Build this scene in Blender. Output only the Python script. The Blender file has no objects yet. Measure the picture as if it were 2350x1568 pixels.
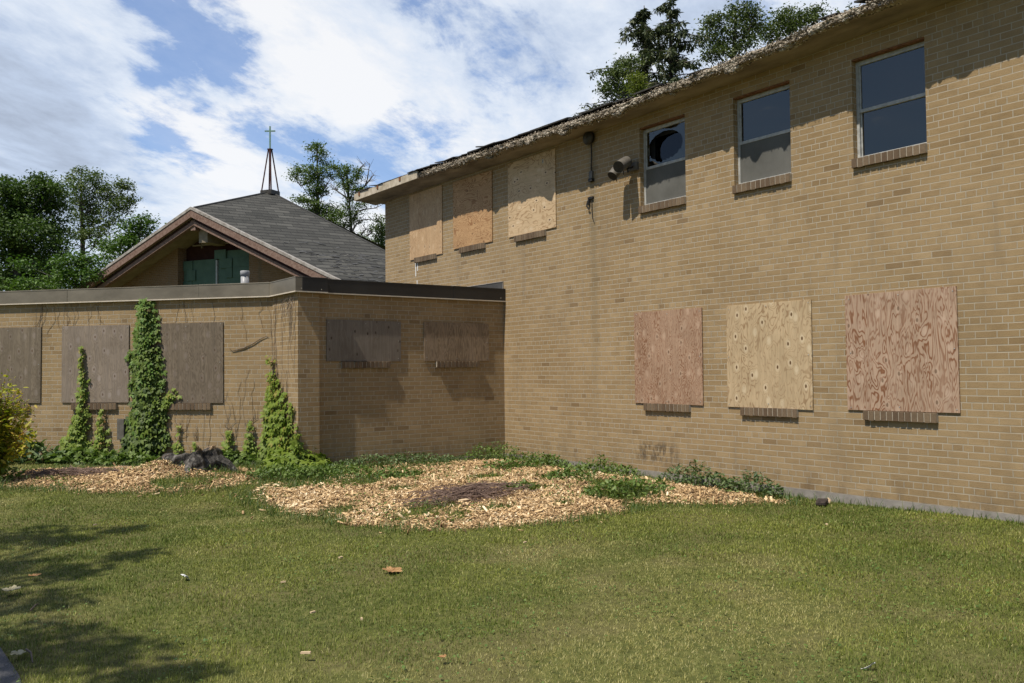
import bpy, math, random
import numpy as np
from mathutils import Vector, Matrix, noise as mnoise

# ------------------------------------------------------------------ camera, sky, sun, exposure
SC = bpy.context.scene
COL = SC.collection
R = math.radians
CAM = np.array([-8.499, -11.862, 1.47])
FWD = np.array([0.58947, 0.80713, 0.03267])
RGT = np.array([0.80772, -0.58948, -0.01034])
DWN = np.array([0.01092, 0.03248, -0.99941])
cd = bpy.data.cameras.new("camera"); cam = bpy.data.objects.new("camera", cd); COL.objects.link(cam)
cd.lens = 30.93; cd.sensor_width = 36.0; cd.clip_start = 0.05; cd.clip_end = 3000
_f = Vector(FWD).normalized(); _r = Vector(RGT); _r = (_r - _f * _r.dot(_f)).normalized(); _u = _r.cross(_f)
m = Matrix((_r, _u, -_f)).transposed().to_4x4(); m.translation = Vector(CAM)
cam.matrix_world = m
SC.camera = cam
SC.render.resolution_x, SC.render.resolution_y = 1024, 683
SC.view_settings.view_transform = 'Standard'; SC.view_settings.look = 'None'
SC.view_settings.exposure = EXPOSURE = 0.0
SC.view_settings.gamma = 1.0

SUN_EL = R(60.2)
SUN_H = np.array([math.cos(R(8)), math.sin(R(8))])        # horizontal travel of the light
SUN_STRENGTH = 5.0
sl = bpy.data.lights.new("sun", 'SUN'); sun = bpy.data.objects.new("sun", sl); COL.objects.link(sun)
sl.energy = SUN_STRENGTH; sl.angle = R(0.55); sl.color = (1.0, 0.93, 0.82)
ldir = Vector((SUN_H[0] * math.cos(SUN_EL), SUN_H[1] * math.cos(SUN_EL), -math.sin(SUN_EL)))
sun.rotation_euler = ldir.to_track_quat('-Z', 'Y').to_euler()
sun.location = (-10, -8, 20)

F_PX = 3519 * 2350 / 4096.0
def ray(px, py):
    return FWD + RGT * (px - 1175) / F_PX + DWN * (py - 784) / F_PX
def at(px, py, depth): return CAM + ray(px, py) * depth
def at_z(px, py, z):
    r = ray(px, py); return CAM + r * (z - CAM[2]) / r[2]
def at_x(px, py, x):
    r = ray(px, py); return CAM + r * (x - CAM[0]) / r[0]

world = bpy.data.worlds.new("World"); SC.world = world; world.use_nodes = True

# ------------------------------------------------------------------ node helpers
def lin(c):
    return tuple((x / 12.92 if x <= 0.04045 else ((x + 0.055) / 1.055) ** 2.4) for x in c)
def rgb(r, g, b): return lin((r / 255., g / 255., b / 255.)) + (1.0,)
class NT:
    def __init__(s, tree): s.t = tree; s.n = tree.nodes; s.l = tree.links
    def add(s, typ, **kw):
        n = s.n.new(typ)
        for k, v in kw.items(): setattr(n, k, v)
        return n
    def put(s, sock, v):
        if v is None: return
        if isinstance(v, bpy.types.NodeSocket): s.l.new(v, sock)
        else: sock.default_value = v
    def math(s, op, a, b=None, c=None, clamp=False):
        n = s.add('ShaderNodeMath', operation=op, use_clamp=clamp)
        s.put(n.inputs[0], a); s.put(n.inputs[1], b)
        if c is not None: s.put(n.inputs[2], c)
        return n.outputs[0]
    def vmath(s, op, a, b=None, c=None):
        n = s.add('ShaderNodeVectorMath', operation=op); s.put(n.inputs[0], a); s.put(n.inputs[1], b)
        if c is not None: s.put(n.inputs[3] if op == 'SCALE' else n.inputs[2], c)
        return n.outputs['Value'] if op in ('DOT_PRODUCT', 'LENGTH') else n.outputs[0]
    def noise(s, vec, scale, detail=2.0, rough=0.5, dist=0.0):
        n = s.add('ShaderNodeTexNoise'); s.put(n.inputs['Vector'], vec)
        n.inputs['Scale'].default_value = scale; n.inputs['Detail'].default_value = detail
        n.inputs['Roughness'].default_value = rough; n.inputs['Distortion'].default_value = dist
        return n.outputs['Fac']
    def voro(s, vec, scale, feature='F1', out='Distance'):
        n = s.add('ShaderNodeTexVoronoi', feature=feature); s.put(n.inputs['Vector'], vec); n.inputs['Scale'].default_value = scale
        return n.outputs[out]
    def ramp(s, fac, stops, interp='LINEAR'):
        n = s.add('ShaderNodeValToRGB'); n.color_ramp.interpolation = interp
        e = n.color_ramp.elements
        while len(e) > 1: e.remove(e[-1])
        e[0].position = stops[0][0]; e[0].color = stops[0][1]
        for p, c in stops[1:]:
            x = e.new(p); x.color = c
        s.put(n.inputs[0], fac); return n.outputs[0]
    def mix(s, fac, a, b, mode='MIX'):
        n = s.add('ShaderNodeMix', data_type='RGBA', blend_type=mode)
        s.put(n.inputs[0], fac); s.put(n.inputs[6], a); s.put(n.inputs[7], b); return n.outputs[2]
    def rng(s, v, a, b, c=0.0, d=1.0, smooth=False):
        n = s.add('ShaderNodeMapRange'); n.interpolation_type = 'SMOOTHSTEP' if smooth else 'LINEAR'
        s.put(n.inputs[0], v)
        for i, q in zip((1, 2, 3, 4), (a, b, c, d)): n.inputs[i].default_value = q
        return n.outputs[0]
    def mapping(s, vec, scale=(1, 1, 1), loc=(0, 0, 0), rot=(0, 0, 0)):
        n = s.add('ShaderNodeMapping'); s.put(n.inputs[0], vec)
        n.inputs['Scale'].default_value = scale; n.inputs['Location'].default_value = loc; n.inputs['Rotation'].default_value = rot
        return n.outputs[0]
    def sep(s, vec):
        n = s.add('ShaderNodeSeparateXYZ'); s.put(n.inputs[0], vec); return n.outputs
    def comb(s, x, y, z=0.0):
        n = s.add('ShaderNodeCombineXYZ'); s.put(n.inputs[0], x); s.put(n.inputs[1], y); s.put(n.inputs[2], z); return n.outputs[0]
    def bump(s, h, strength=0.5, dist=0.01, normal=None):
        n = s.add('ShaderNodeBump'); s.put(n.inputs['Height'], h); n.inputs['Strength'].default_value = strength
        n.inputs['Distance'].default_value = dist
        if normal is not None: s.put(n.inputs['Normal'], normal)
        return n.outputs[0]
def mat(name):
    m = bpy.data.materials.new(name); m.use_nodes = True; t = m.node_tree; t.nodes.clear(); nt = NT(t)
    out = nt.add('ShaderNodeOutputMaterial'); bs = nt.add('ShaderNodeBsdfPrincipled'); t.links.new(bs.outputs[0], out.inputs[0])
    bs.inputs['Roughness'].default_value = 0.85; bs.inputs['Specular IOR Level'].default_value = 0.3
    nt.out = out; nt.bs = bs; nt.mat = m
    return nt
def objc(nt): return nt.add('ShaderNodeTexCoord').outputs['Object']
def uvc(nt): return nt.add('ShaderNodeTexCoord').outputs['UV']

# ------------------------------------------------------------------ sky with clouds (world only)
w = NT(world.node_tree); w.n.clear()
wout = w.add('ShaderNodeOutputWorld')
sky = w.add('ShaderNodeTexSky', sky_type='NISHITA'); sky.sun_disc = False
sky.sun_elevation = SUN_EL; sky.sun_rotation = math.atan2(-SUN_H[0], -SUN_H[1])
sky.air_density = 1.0; sky.dust_density = 0.6; sky.ozone_density = 1.6
bg1 = w.add('ShaderNodeBackground'); w.l.new(w.mix(1.0, sky.outputs[0], (0.86, 1.0, 1.22, 1), 'MULTIPLY'), bg1.inputs[0]); bg1.inputs[1].default_value = 0.075
dirv = w.vmath('NORMALIZE', w.add('ShaderNodeTexCoord').outputs['Generated'])
sx, sy, sz = w.sep(dirv)
den = w.math('ADD', w.math('MAXIMUM', sz, 0.0), 0.16)
pv = w.comb(w.math('DIVIDE', sx, den), w.math('DIVIDE', sy, den), 0.0)
pvr = w.mapping(pv, scale=(1.0, 1.0, 1.0), rot=(0, 0, R(-36)))
pvs = w.mapping(pvr, scale=(0.55, 1.25, 1.0), loc=(2.3, 0.4, 0.0))
warp = w.noise(w.mapping(pvr, loc=(3.3, 8.1, 2.2)), 1.8, 3.0, 0.5)
pw = w.vmath('ADD', pvs, w.comb(w.math('MULTIPLY', warp, 0.5), w.math('MULTIPLY', warp, -0.35), 0.0))
n1 = w.noise(pw, 1.9, 9.0, 0.62, 0.1)
n2 = w.noise(w.mapping(pvr, loc=(5.1, 3.2, 1.7)), 9.0, 8.0, 0.66, 0.1)
n3 = w.noise(w.mapping(pvr, scale=(0.8, 1.4, 1), loc=(1.1, 7.2, 4.7)), 4.5, 8.0, 0.66, 0.2)
cov = w.math('ADD', w.math('MULTIPLY', n1, 0.52), w.math('ADD', w.math('MULTIPLY', n2, 0.22), w.math('MULTIPLY', n3, 0.40)))
def bump_dir(px, py, rad, amt):
    global cov
    d0 = ray(px, py); d0 = d0 / np.linalg.norm(d0)
    c = w.vmath('DOT_PRODUCT', dirv, tuple(d0))
    k = w.rng(c, math.cos(rad / F_PX), 1.0, 0.0, amt, True)
    cov = w.math('ADD', cov, k)
for b in ((400, 10, 200, -0.14), (560, 130, 100, -0.07), (200, 90, 150, 0.07), (250, 320, 190, -0.04), (400, 345, 120, -0.04), (950, 350, 170, -0.10), (700, 310, 150, -0.05),
          (1100, 340, 140, -0.04), (1270, 120, 150, -0.05), (480, 505, 60, -0.10), (1700, 60, 100, -0.08), (1180, 120, 120, -0.04),
          (1450, 30, 300, 0.08), (1300, 260, 220, 0.06), (40, 450, 330, 0.10), (60, 60, 260, 0.05), (560, 600, 250, 0.08), (830, 560, 150, 0.06), (760, 150, 200, 0.04)):
    bump_dir(*b)
view_ahead = w.rng(w.vmath('DOT_PRODUCT', dirv, (0.55, 0.76, 0.34)), 0.30, 0.80, 0.0, 1.0, True)   # clouds fill the sky ahead; cover behind is thinned to cut fill light on walls
cov = w.math('ADD', cov, w.math('MULTIPLY', w.math('SUBTRACT', view_ahead, 1.0), 0.24))
covm = w.rng(cov, 0.410, 0.575, 0.0, 1.0, True)
covm = w.math('MAXIMUM', covm, w.math('ADD', 0.10, w.math('MULTIPLY', view_ahead, 0.14)))
shade = w.noise(w.mapping(pvr, scale=(0.7, 1.2, 1), loc=(9.0, 1.0, 3.0)), 2.6, 8.0, 0.60, 0.2)
shade = w.math('ADD', w.math('MULTIPLY', shade, 0.55), w.math('ADD', w.math('MULTIPLY', n3, 0.25), w.math('MULTIPLY', cov, 0.22)))
def dirmask(px, py, rad):
    d0 = ray(px, py); d0 = d0 / np.linalg.norm(d0)
    return w.rng(w.vmath('DOT_PRODUCT', dirv, tuple(d0)), math.cos(rad / F_PX), 1.0, 0.0, 1.0, True)
shade = w.math('SUBTRACT', shade, w.math('MULTIPLY', dirmask(20, 480, 420), 0.22))
shade = w.math('ADD', shade, w.math('MULTIPLY', dirmask(430, 520, 330), 0.10))
shade = w.math('SUBTRACT', shade, w.math('MULTIPLY', dirmask(1450, 60, 320), 0.07))
ccol = w.ramp(shade, [(0.28, (0.40, 0.45, 0.54, 1)), (0.41, (0.58, 0.67, 0.82, 1)), (0.50, (0.78, 0.85, 0.95, 1)), (0.60, (1.0, 1.0, 1.0, 1))])
w.l.new(w.math('ADD', 0.070, w.math('MULTIPLY', view_ahead, 0.062)), bg1.inputs[1])  # blue sky brightened ahead only, so fill from behind stays low
bg2 = w.add('ShaderNodeBackground'); w.l.new(ccol, bg2.inputs[0]); bg2.inputs[1].default_value = 1.0
mx = w.add('ShaderNodeMixShader'); w.l.new(w.math('MULTIPLY', covm, 0.90), mx.inputs[0]); w.l.new(bg1.outputs[0], mx.inputs[1]); w.l.new(bg2.outputs[0], mx.inputs[2])
w.l.new(mx.outputs[0], wout.inputs[0])

# ------------------------------------------------------------------ object helpers
RN = np.random.RandomState(7)
random.seed(7)
def tag(o, label=None, cat=None, group=None, kind=None):
    if label: o['label'] = label
    if cat: o['category'] = cat
    if group: o['group'] = group
    if kind: o['kind'] = kind
    return o
def thing(name, label, cat, loc=(0, 0, 0), rotz=0.0, group=None):
    o = bpy.data.objects.new(name, None); COL.objects.link(o); o.location = loc; o.rotation_euler = (0, 0, rotz)
    o.empty_display_size = 0.2
    return tag(o, label, cat, group)
def link(name, me, mats, parent=None, loc=None, rotz=None, smooth=False):
    o = bpy.data.objects.new(name, me); COL.objects.link(o)
    for mm in (mats if isinstance(mats, (list, tuple)) else [mats]): me.materials.append(mm)
    if parent is not None: o.parent = parent
    if loc is not None: o.location = loc
    if rotz is not None: o.rotation_euler = (0, 0, rotz)
    if smooth: me.polygons.foreach_set('use_smooth', [True] * len(me.polygons))
    return o
def mesh_np(name, V, groups, attrs=None, midx=None):
    """groups: list of int arrays (k, n)"""
    me = bpy.data.meshes.new(name); V = np.asarray(V, dtype=np.float32)
    me.vertices.add(len(V)); me.vertices.foreach_set('co', V.ravel())
    loops = np.concatenate([g.ravel() for g in groups]).astype(np.int32)
    tot = np.concatenate([np.full(len(g), g.shape[1]) for g in groups]).astype(np.int32)
    st = np.concatenate([[0], np.cumsum(tot)[:-1]]).astype(np.int32)
    me.loops.add(len(loops)); me.loops.foreach_set('vertex_index', loops)
    me.polygons.add(len(tot)); me.polygons.foreach_set('loop_start', st); me.polygons.foreach_set('loop_total', tot)
    me.update(calc_edges=True)
    if attrs:
        for k, a in attrs.items():
            at_ = me.attributes.new(k, 'FLOAT', 'POINT'); at_.data.foreach_set('value', np.asarray(a, dtype=np.float32))
    return me
def scatter(tv, tf, pos, rot, scl):
    """tv (n,3) template; tf list of (k,m) arrays; returns V, groups"""
    tv = np.asarray(tv, float); n = len(tv); M = len(pos)
    scl = np.asarray(scl, float)
    if scl.ndim == 1: scl = np.repeat(scl[:, None], 3, 1)
    V = np.einsum('mij,mnj->mni', rot, tv[None] * scl[:, None, :]) + pos[:, None, :]
    off = (np.arange(M) * n)[:, None, None]
    G = [(np.asarray(f)[None] + off).reshape(-1, np.asarray(f).shape[1]) for f in tf]
    return V.reshape(-1, 3), G
def merge(parts):
    Vs, out, o = [], {}, 0
    for V, G in parts:
        for g in G: out.setdefault(g.shape[1], []).append(g + o)
        Vs.append(V); o += len(V)
    return np.concatenate(Vs), [np.concatenate(v) for v in out.values()]
def rotm(yaw, pitch, roll):
    cy, sy_, cp, sp, cr, sr = np.cos(yaw), np.sin(yaw), np.cos(pitch), np.sin(pitch), np.cos(roll), np.sin(roll)
    Mx = np.zeros((len(yaw), 3, 3))
    Mx[:, 0, 0] = cy * cp; Mx[:, 0, 1] = cy * sp * sr - sy_ * cr; Mx[:, 0, 2] = cy * sp * cr + sy_ * sr
    Mx[:, 1, 0] = sy_ * cp; Mx[:, 1, 1] = sy_ * sp * sr + cy * cr; Mx[:, 1, 2] = sy_ * sp * cr - cy * sr
    Mx[:, 2, 0] = -sp; Mx[:, 2, 1] = cp * sr; Mx[:, 2, 2] = cp * cr
    return Mx
def frame_rot(X, Y, Z): return np.stack([X, Y, Z], axis=-1)
def nrm(v): return v / np.maximum(np.linalg.norm(v, axis=-1, keepdims=True), 1e-9)

class MB:
    def __init__(s): s.v = []; s.f = []; s.uv = []; s.mi = []
    def quad(s, p, uv=None, mi=0):
        b = len(s.v); s.v += [tuple(map(float, q)) for q in p]; s.f.append(tuple(range(b, b + len(p))))
        s.uv.append(uv if uv else [(q[0], q[1]) for q in p]); s.mi.append(mi)
    def box(s, x0, x1, y0, y1, z0, z1, mi=0, M=None):
        c = [(x, y, z) for z in (z0, z1) for y in (y0, y1) for x in (x0, x1)]
        if M is not None: c = [tuple(M @ Vector(q)) for q in c]
        b = len(s.v); s.v += c
        for f, ax in (((0, 2, 3, 1), 2), ((4, 5, 7, 6), 2), ((0, 1, 5, 4), 1), ((2, 6, 7, 3), 1), ((0, 4, 6, 2), 0), ((1, 3, 7, 5), 0)):
            s.f.append(tuple(b + i for i in f))
            if ax == 2: s.uv.append([(c[i][0], c[i][1]) for i in f])
            elif ax == 1: s.uv.append([(c[i][0], c[i][2]) for i in f])
            else: s.uv.append([(-c[i][1], c[i][2]) for i in f])
            s.mi.append(mi)
    def tube(s, pts, rad, n=8, mi=0, cap=True):
        pts = [Vector(tuple(map(float, p))) for p in pts]; rad = rad if isinstance(rad, (list, tuple)) else [rad] * len(pts)
        rings = []; prev = None
        for i, p in enumerate(pts):
            a = pts[max(i - 1, 0)]; b = pts[min(i + 1, len(pts) - 1)]; t = (b - a).normalized()
            if prev is None:
                x = t.cross(Vector((0, 0, 1)));
                if x.length < 0.05: x = t.cross(Vector((1, 0, 0)))
            else: x = prev - t * prev.dot(t)
            x.normalize(); prev = x; y = t.cross(x); rings.append(len(s.v))
            for k in range(n):
                an = 2 * math.pi * k / n; s.v.append(tuple(p + (x * math.cos(an) + y * math.sin(an)) * rad[i]))
        for i in range(len(pts) - 1):
            for k in range(n):
                k2 = (k + 1) % n; s.f.append((rings[i] + k, rings[i] + k2, rings[i + 1] + k2, rings[i + 1] + k)); s.uv.append([(0, 0)] * 4); s.mi.append(mi)
        if cap:
            s.f.append(tuple(rings[0] + k for k in reversed(range(n)))); s.uv.append([(0, 0)] * n); s.mi.append(mi)
            s.f.append(tuple(rings[-1] + k for k in range(n))); s.uv.append([(0, 0)] * n); s.mi.append(mi)
    def build(s, name, mats, parent=None, loc=None, rotz=None, smooth=False, bevel=0.0):
        me = bpy.data.meshes.new(name); me.from_pydata(s.v, [], s.f); me.update()
        ul = me.uv_layers.new(name='UVMap'); flat = []
        for u in s.uv:
            for q in u: flat += [q[0], q[1]]
        ul.data.foreach_set('uv', flat); me.polygons.foreach_set('material_index', s.mi)
        o = link(name, me, mats, parent, loc, rotz, smooth)
        if bevel > 0:
            md = o.modifiers.new('bevel', 'BEVEL'); md.width = bevel; md.segments = 2; md.limit_method = 'ANGLE'
        return o

# ------------------------------------------------------------------ materials
HC = 0.0677; HB = 2.956 * HC; V0 = 0.236
def brick_mat(name, base=1.0, tint=(1, 1, 1), dirty=0.0, plain=False):
    nt = mat(name); uv = uvc(nt)
    u, v, _ = nt.sep(uv)
    wob = nt.noise(uv, 1.3, 2.0, 0.5)
    vv = nt.math('ADD', nt.math('SUBTRACT', v, V0 - HC * 600), nt.math('MULTIPLY', nt.math('SUBTRACT', wob, 0.5), 0.012))
    uu = nt.math('ADD', u, HB * 200)
    uu = nt.math('ADD', uu, nt.math('MULTIPLY', nt.math('SUBTRACT', nt.noise(uv, 0.8, 1.0), 0.5), 0.05))
    p = nt.comb(uu, vv)
    def bt(wd):
        b = nt.add('ShaderNodeTexBrick'); nt.put(b.inputs['Vector'], p); b.offset = 0.5; b.squash = 1.0
        b.inputs['Color1'].default_value = (0, 0, 0, 1); b.inputs['Color2'].default_value = (1, 1, 1, 1); b.inputs['Mortar'].default_value = (0.5, 0.5, 0.5, 1)
        b.inputs['Scale'].default_value = 1.0; b.inputs['Mortar Size'].default_value = 0.0058; b.inputs['Mortar Smooth'].default_value = 0.25
        b.inputs['Bias'].default_value = 0.0; b.inputs['Brick Width'].default_value = wd; b.inputs['Row Height'].default_value = HC
        return b
    b1, b2 = bt(HB), bt(HB / 2)
    row = nt.math('FLOOR', nt.math('DIVIDE', vv, HC))
    hm = nt.math('LESS_THAN', nt.math('FLOORED_MODULO', nt.math('ADD', row, 0.5), 6.0), 1.0)
    tintv = nt.mix(hm, b1.outputs['Color'], b2.outputs['Color'])
    fac = nt.math('ADD', nt.math('MULTIPLY', b1.outputs['Fac'], nt.math('SUBTRACT', 1.0, hm)), nt.math('MULTIPLY', b2.outputs['Fac'], hm))
    def c(r, g, b): return (min(1, r * base * tint[0]), min(1, g * base * tint[1]), min(1, b * base * tint[2]), 1)
    bc = nt.ramp(tintv, [(0.0, c(.27, .187, .102)), (0.02, c(.325, .230, .125)), (0.06, c(.36, .258, .142)), (0.5, c(.382, .276, .153)), (0.93, c(.410, .298, .168)), (0.975, c(.44, .325, .19)), (1.0, c(.36, .25, .135))])
    grain = nt.noise(uv, 95.0, 3.0, 0.7)
    big = nt.noise(uv, 0.9, 4.0, 0.6)
    mid = nt.noise(nt.mapping(uv, scale=(1.0, 2.2, 1)), 5.0, 3.0, 0.6)
    bc = nt.mix(1.0, bc, nt.ramp(grain, [(0.30, (.80, .79, .77, 1)), (0.5, (1, 1, 1, 1)), (0.72, (1.10, 1.10, 1.08, 1))]), 'MULTIPLY')
    bc = nt.mix(1.0, bc, nt.ramp(big, [(0.32, (.88, .86, .82, 1)), (0.62, (1.05, 1.05, 1.06, 1))]), 'MULTIPLY')
    bc = nt.mix(1.0, bc, nt.ramp(mid, [(0.34, (.90, .89, .87, 1)), (0.55, (1, 1, 1, 1))]), 'MULTIPLY')
    mort = nt.mix(nt.noise(uv, 6.0, 3.0), c(.45, .385, .29), c(.54, .47, .37))
    col = nt.mix(fac, bc, mort)
    # weathering: damp dirt just above the footing and mottled blotches
    dz = nt.rng(v, 0.05, 0.50, 1.0, 0.0, True)
    dm = nt.math('MULTIPLY', dz, nt.rng(nt.noise(nt.mapping(uv, scale=(2.0, 1.0, 1)), 2.3, 5.0, 0.65), 0.44, 0.68, 0.0, 0.48 + dirty, True), clamp=True)
    col = nt.mix(dm, col, (.115, .085, .055, 1))
    under = nt.rng(nt.noise(nt.mapping(uv, scale=(1.6, .35, 1), loc=(7, 3, 0)), 1.5, 5.0, 0.65), 0.48, 0.75, 0.0, 0.40, True)
    col = nt.mix(under, col, (.235, .175, .105, 1))
    run = nt.math('MULTIPLY', nt.rng(nt.math('ABSOLUTE', nt.math('SUBTRACT', nt.math('ADD', u, nt.math('MULTIPLY', nt.noise(nt.comb(0.0, v), 3.0), .12)), 2.33)), .02, .13, 1.0, 0.0, True), nt.rng(v, 3.6, 1.0, .45, .10))
    col = nt.mix(run, col, (.16, .135, .085, 1))
    gr = nt.math('MULTIPLY', nt.math('MULTIPLY', nt.rng(nt.math('ABSOLUTE', nt.math('SUBTRACT', u, 3.45)), .1, .6, 1.0, 0.0, True), nt.rng(nt.math('ABSOLUTE', nt.math('SUBTRACT', v, .36)), .03, .2, 1.0, 0.0, True)), nt.rng(nt.noise(nt.mapping(uv, scale=(14, 5, 1)), 1.0, 4.0, .7), .42, .62, 0.0, .85, True))
    col = nt.mix(gr, col, (.045, .036, .028, 1))
    streak = nt.rng(nt.noise(nt.mapping(uv, scale=(4.0, 0.35, 1), loc=(3, 1, 0)), 1.6, 4.0, 0.6), 0.54, 0.78, 0.0, 0.34, True)
    col = nt.mix(streak, col, (.20, .165, .12, 1))
    nt.put(nt.bs.inputs['Base Color'], col); nt.bs.inputs['Roughness'].default_value = 0.93; nt.bs.inputs['Specular IOR Level'].default_value = 0.15
    h = nt.math('ADD', nt.math('MULTIPLY', nt.math('SUBTRACT', 1.0, fac), 1.0), nt.math('MULTIPLY', grain, 0.55))
    h = nt.math('ADD', h, nt.math('MULTIPLY', tintv, 0.25))
    nt.put(nt.bs.inputs['Normal'], nt.bump(h, 1.0, 0.010))
    return nt.mat
M_BRICK = brick_mat('tan_brick', 0.93, (1.0, .985, .95))
M_BRICK_CH = brick_mat('brown_brick', 0.62, (1.08, .92, .86))
def simple(name, c0, c1, scale=6.0, rough=0.85, spec=0.3, metal=0.0, bumps=0.0, bscale=40.0, detail=5.0, stretch=(1, 1, 1)):
    nt = mat(name); o = nt.mapping(objc(nt), scale=stretch)
    n = nt.noise(o, scale, detail, 0.62)
    nt.put(nt.bs.inputs['Base Color'], nt.ramp(n, [(0.32, c0), (0.68, c1)]))
    nt.bs.inputs['Roughness'].default_value = rough; nt.bs.inputs['Specular IOR Level'].default_value = spec; nt.bs.inputs['Metallic'].default_value = metal
    if bumps > 0: nt.put(nt.bs.inputs['Normal'], nt.bump(nt.noise(o, bscale, 4.0, 0.65), 0.8, bumps))
    return nt.mat
M_CONC = simple('weathered_concrete', (.20, .18, .155, 1), (.33, .30, .265, 1), 5.0, bumps=0.006, bscale=30)
M_SILL = None
def sill_mat():
    nt = mat('brown_sill_brick'); o = objc(nt)
    rnd = nt.add('ShaderNodeNewGeometry').outputs['Random Per Island']
    g = nt.noise(o, 60.0, 3.0, 0.7)
    col = nt.ramp(rnd, [(0, (.115, .075, .045, 1)), (.5, (.155, .107, .065, 1)), (1, (.20, .143, .088, 1))])
    col = nt.mix(1.0, col, nt.ramp(g, [(.3, (.8, .8, .8, 1)), (.7, (1.1, 1.1, 1.1, 1))]), 'MULTIPLY')
    nt.put(nt.bs.inputs['Base Color'], col); nt.put(nt.bs.inputs['Normal'], nt.bump(g, 0.6, 0.003)); return nt.mat
M_SILL = sill_mat()
M_MORT = simple('mortar', (.34, .29, .22, 1), (.44, .38, .30, 1), 20.0)
M_METAL_SHADED = simple('shade_toned_coping_metal', (.022, .021, .020, 1), (.035, .033, .031, 1), 1.6, rough=0.42, spec=0.4, bumps=0.002, bscale=5.0)  # darker copy of the coping metal, shade on the L2 run put into its colour
M_METAL = simple('brown_coping_metal', (.145, .125, .092, 1), (.235, .205, .155, 1), 1.6, rough=0.5, spec=0.4, metal=0.15, bumps=0.002, bscale=5.0, stretch=(1, 1, 2))
M_DRIP = simple('cream_drip_edge', (.55, .48, .38, 1), (.68, .60, .49, 1), 9.0, rough=0.6)
M_FLASH = simple('grey_flashing', (.055, .053, .050, 1), (.085, .082, .078, 1), 3.0, rough=0.85, spec=0.2)
M_ROOFING = simple('roof_membrane', (.05, .05, .05, 1), (.10, .10, .10, 1), 4.0)
M_PLASTER = simple('stained_soffit_plaster', (.13, .10, .068, 1), (.37, .30, .21, 1), 3.6, bumps=0.004, bscale=14.0, stretch=(1, .35, 1))
M_FASCIA = simple('peeling_cream_fascia_paint', (.34, .28, .19, 1), (.62, .54, .42, 1), 7.0, bumps=0.003, bscale=24.0)
def rubble_mat():
    nt = mat('crumbling_gravel_roof_edge'); o = objc(nt)
    v = nt.voro(o, 42.0, 'F1', 'Color'); dd = nt.voro(o, 42.0)
    n = nt.noise(o, 9.0, 4.0, 0.6)
    lum = nt.math('ADD', nt.math('MULTIPLY', nt.sep(v)[0], 0.6), nt.math('MULTIPLY', n, 0.55))
    col = nt.ramp(lum, [(.22, (.06, .047, .032, 1)), (.42, (.17, .135, .092, 1)), (.62, (.30, .25, .18, 1)), (.88, (.54, .48, .39, 1))])
    nt.put(nt.bs.inputs['Base Color'], col)
    nt.put(nt.bs.inputs['Normal'], nt.bump(nt.math('ADD', nt.math('MULTIPLY', dd, -1.2), n), 1.0, 0.02)); nt.bs.inputs['Roughness'].default_value = 0.95
    return nt.mat
M_RUBBLE = rubble_mat()
M_SHING_B = simple('black_torn_shingle', (.025, .024, .022, 1), (.075, .07, .062, 1), 14.0, bumps=0.004)
M_RUST = simple('rusty_steel', (.11, .045, .018, 1), (.26, .12, .05, 1), 22.0)
M_WFRAME = simple('weathered_white_window_frame', (.30, .30, .28, 1), (.50, .50, .47, 1), 18.0, rough=0.55)
M_DARK = simple('dark_room', (.012, .012, .013, 1), (.022, .022, .024, 1), 3.0)
M_BLIND = simple('reflection_toned_blind', (.075, .085, .10, 1), (.10, .11, .13, 1), 3.0)  # blue-grey tone stands in for sky reflection in the panes
def glass_mat():
    nt = mat('window_glass'); nt.n.remove(nt.bs)
    fr = nt.add('ShaderNodeFresnel'); fr.inputs['IOR'].default_value = 2.1
    gl = nt.add('ShaderNodeBsdfGlossy'); gl.inputs['Roughness'].default_value = 0.015; gl.inputs['Color'].default_value = (1, .95, .82, 1)
    
    tr = nt.add('ShaderNodeBsdfTransparent'); tr.inputs[0].default_value = (.72, .76, .80, 1)
    mxs = nt.add('ShaderNodeMixShader'); nt.l.new(fr.outputs[0], mxs.inputs[0]); nt.l.new(tr.outputs[0], mxs.inputs[1]); nt.l.new(gl.outputs[0], mxs.inputs[2])
    nt.l.new(mxs.outputs[0], nt.out.inputs[0]); return nt.mat
M_GLASS = glass_mat()
def screen_mat():
    nt = mat('grey_insect_screen'); o = objc(nt)
    n = nt.noise(o, 3.0, 3.0, 0.6); g = nt.noise(nt.mapping(o, scale=(1, 60, 3)), 6.0, 2.0)
    nt.put(nt.bs.inputs['Base Color'], nt.ramp(nt.math('ADD', nt.math('MULTIPLY', n, .8), nt.math('MULTIPLY', g, .2)), [(.3, (.105, .103, .09, 1)), (.7, (.165, .162, .145, 1))]))
    tr = nt.add('ShaderNodeBsdfTransparent'); mxs = nt.add('ShaderNodeMixShader'); mxs.inputs[0].default_value = 0.86
    nt.l.new(tr.outputs[0], mxs.inputs[1]); nt.l.new(nt.bs.outputs[0], mxs.inputs[2]); nt.l.new(mxs.outputs[0], nt.out.inputs[0])
    return nt.mat
M_SCREEN = screen_mat()
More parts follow.
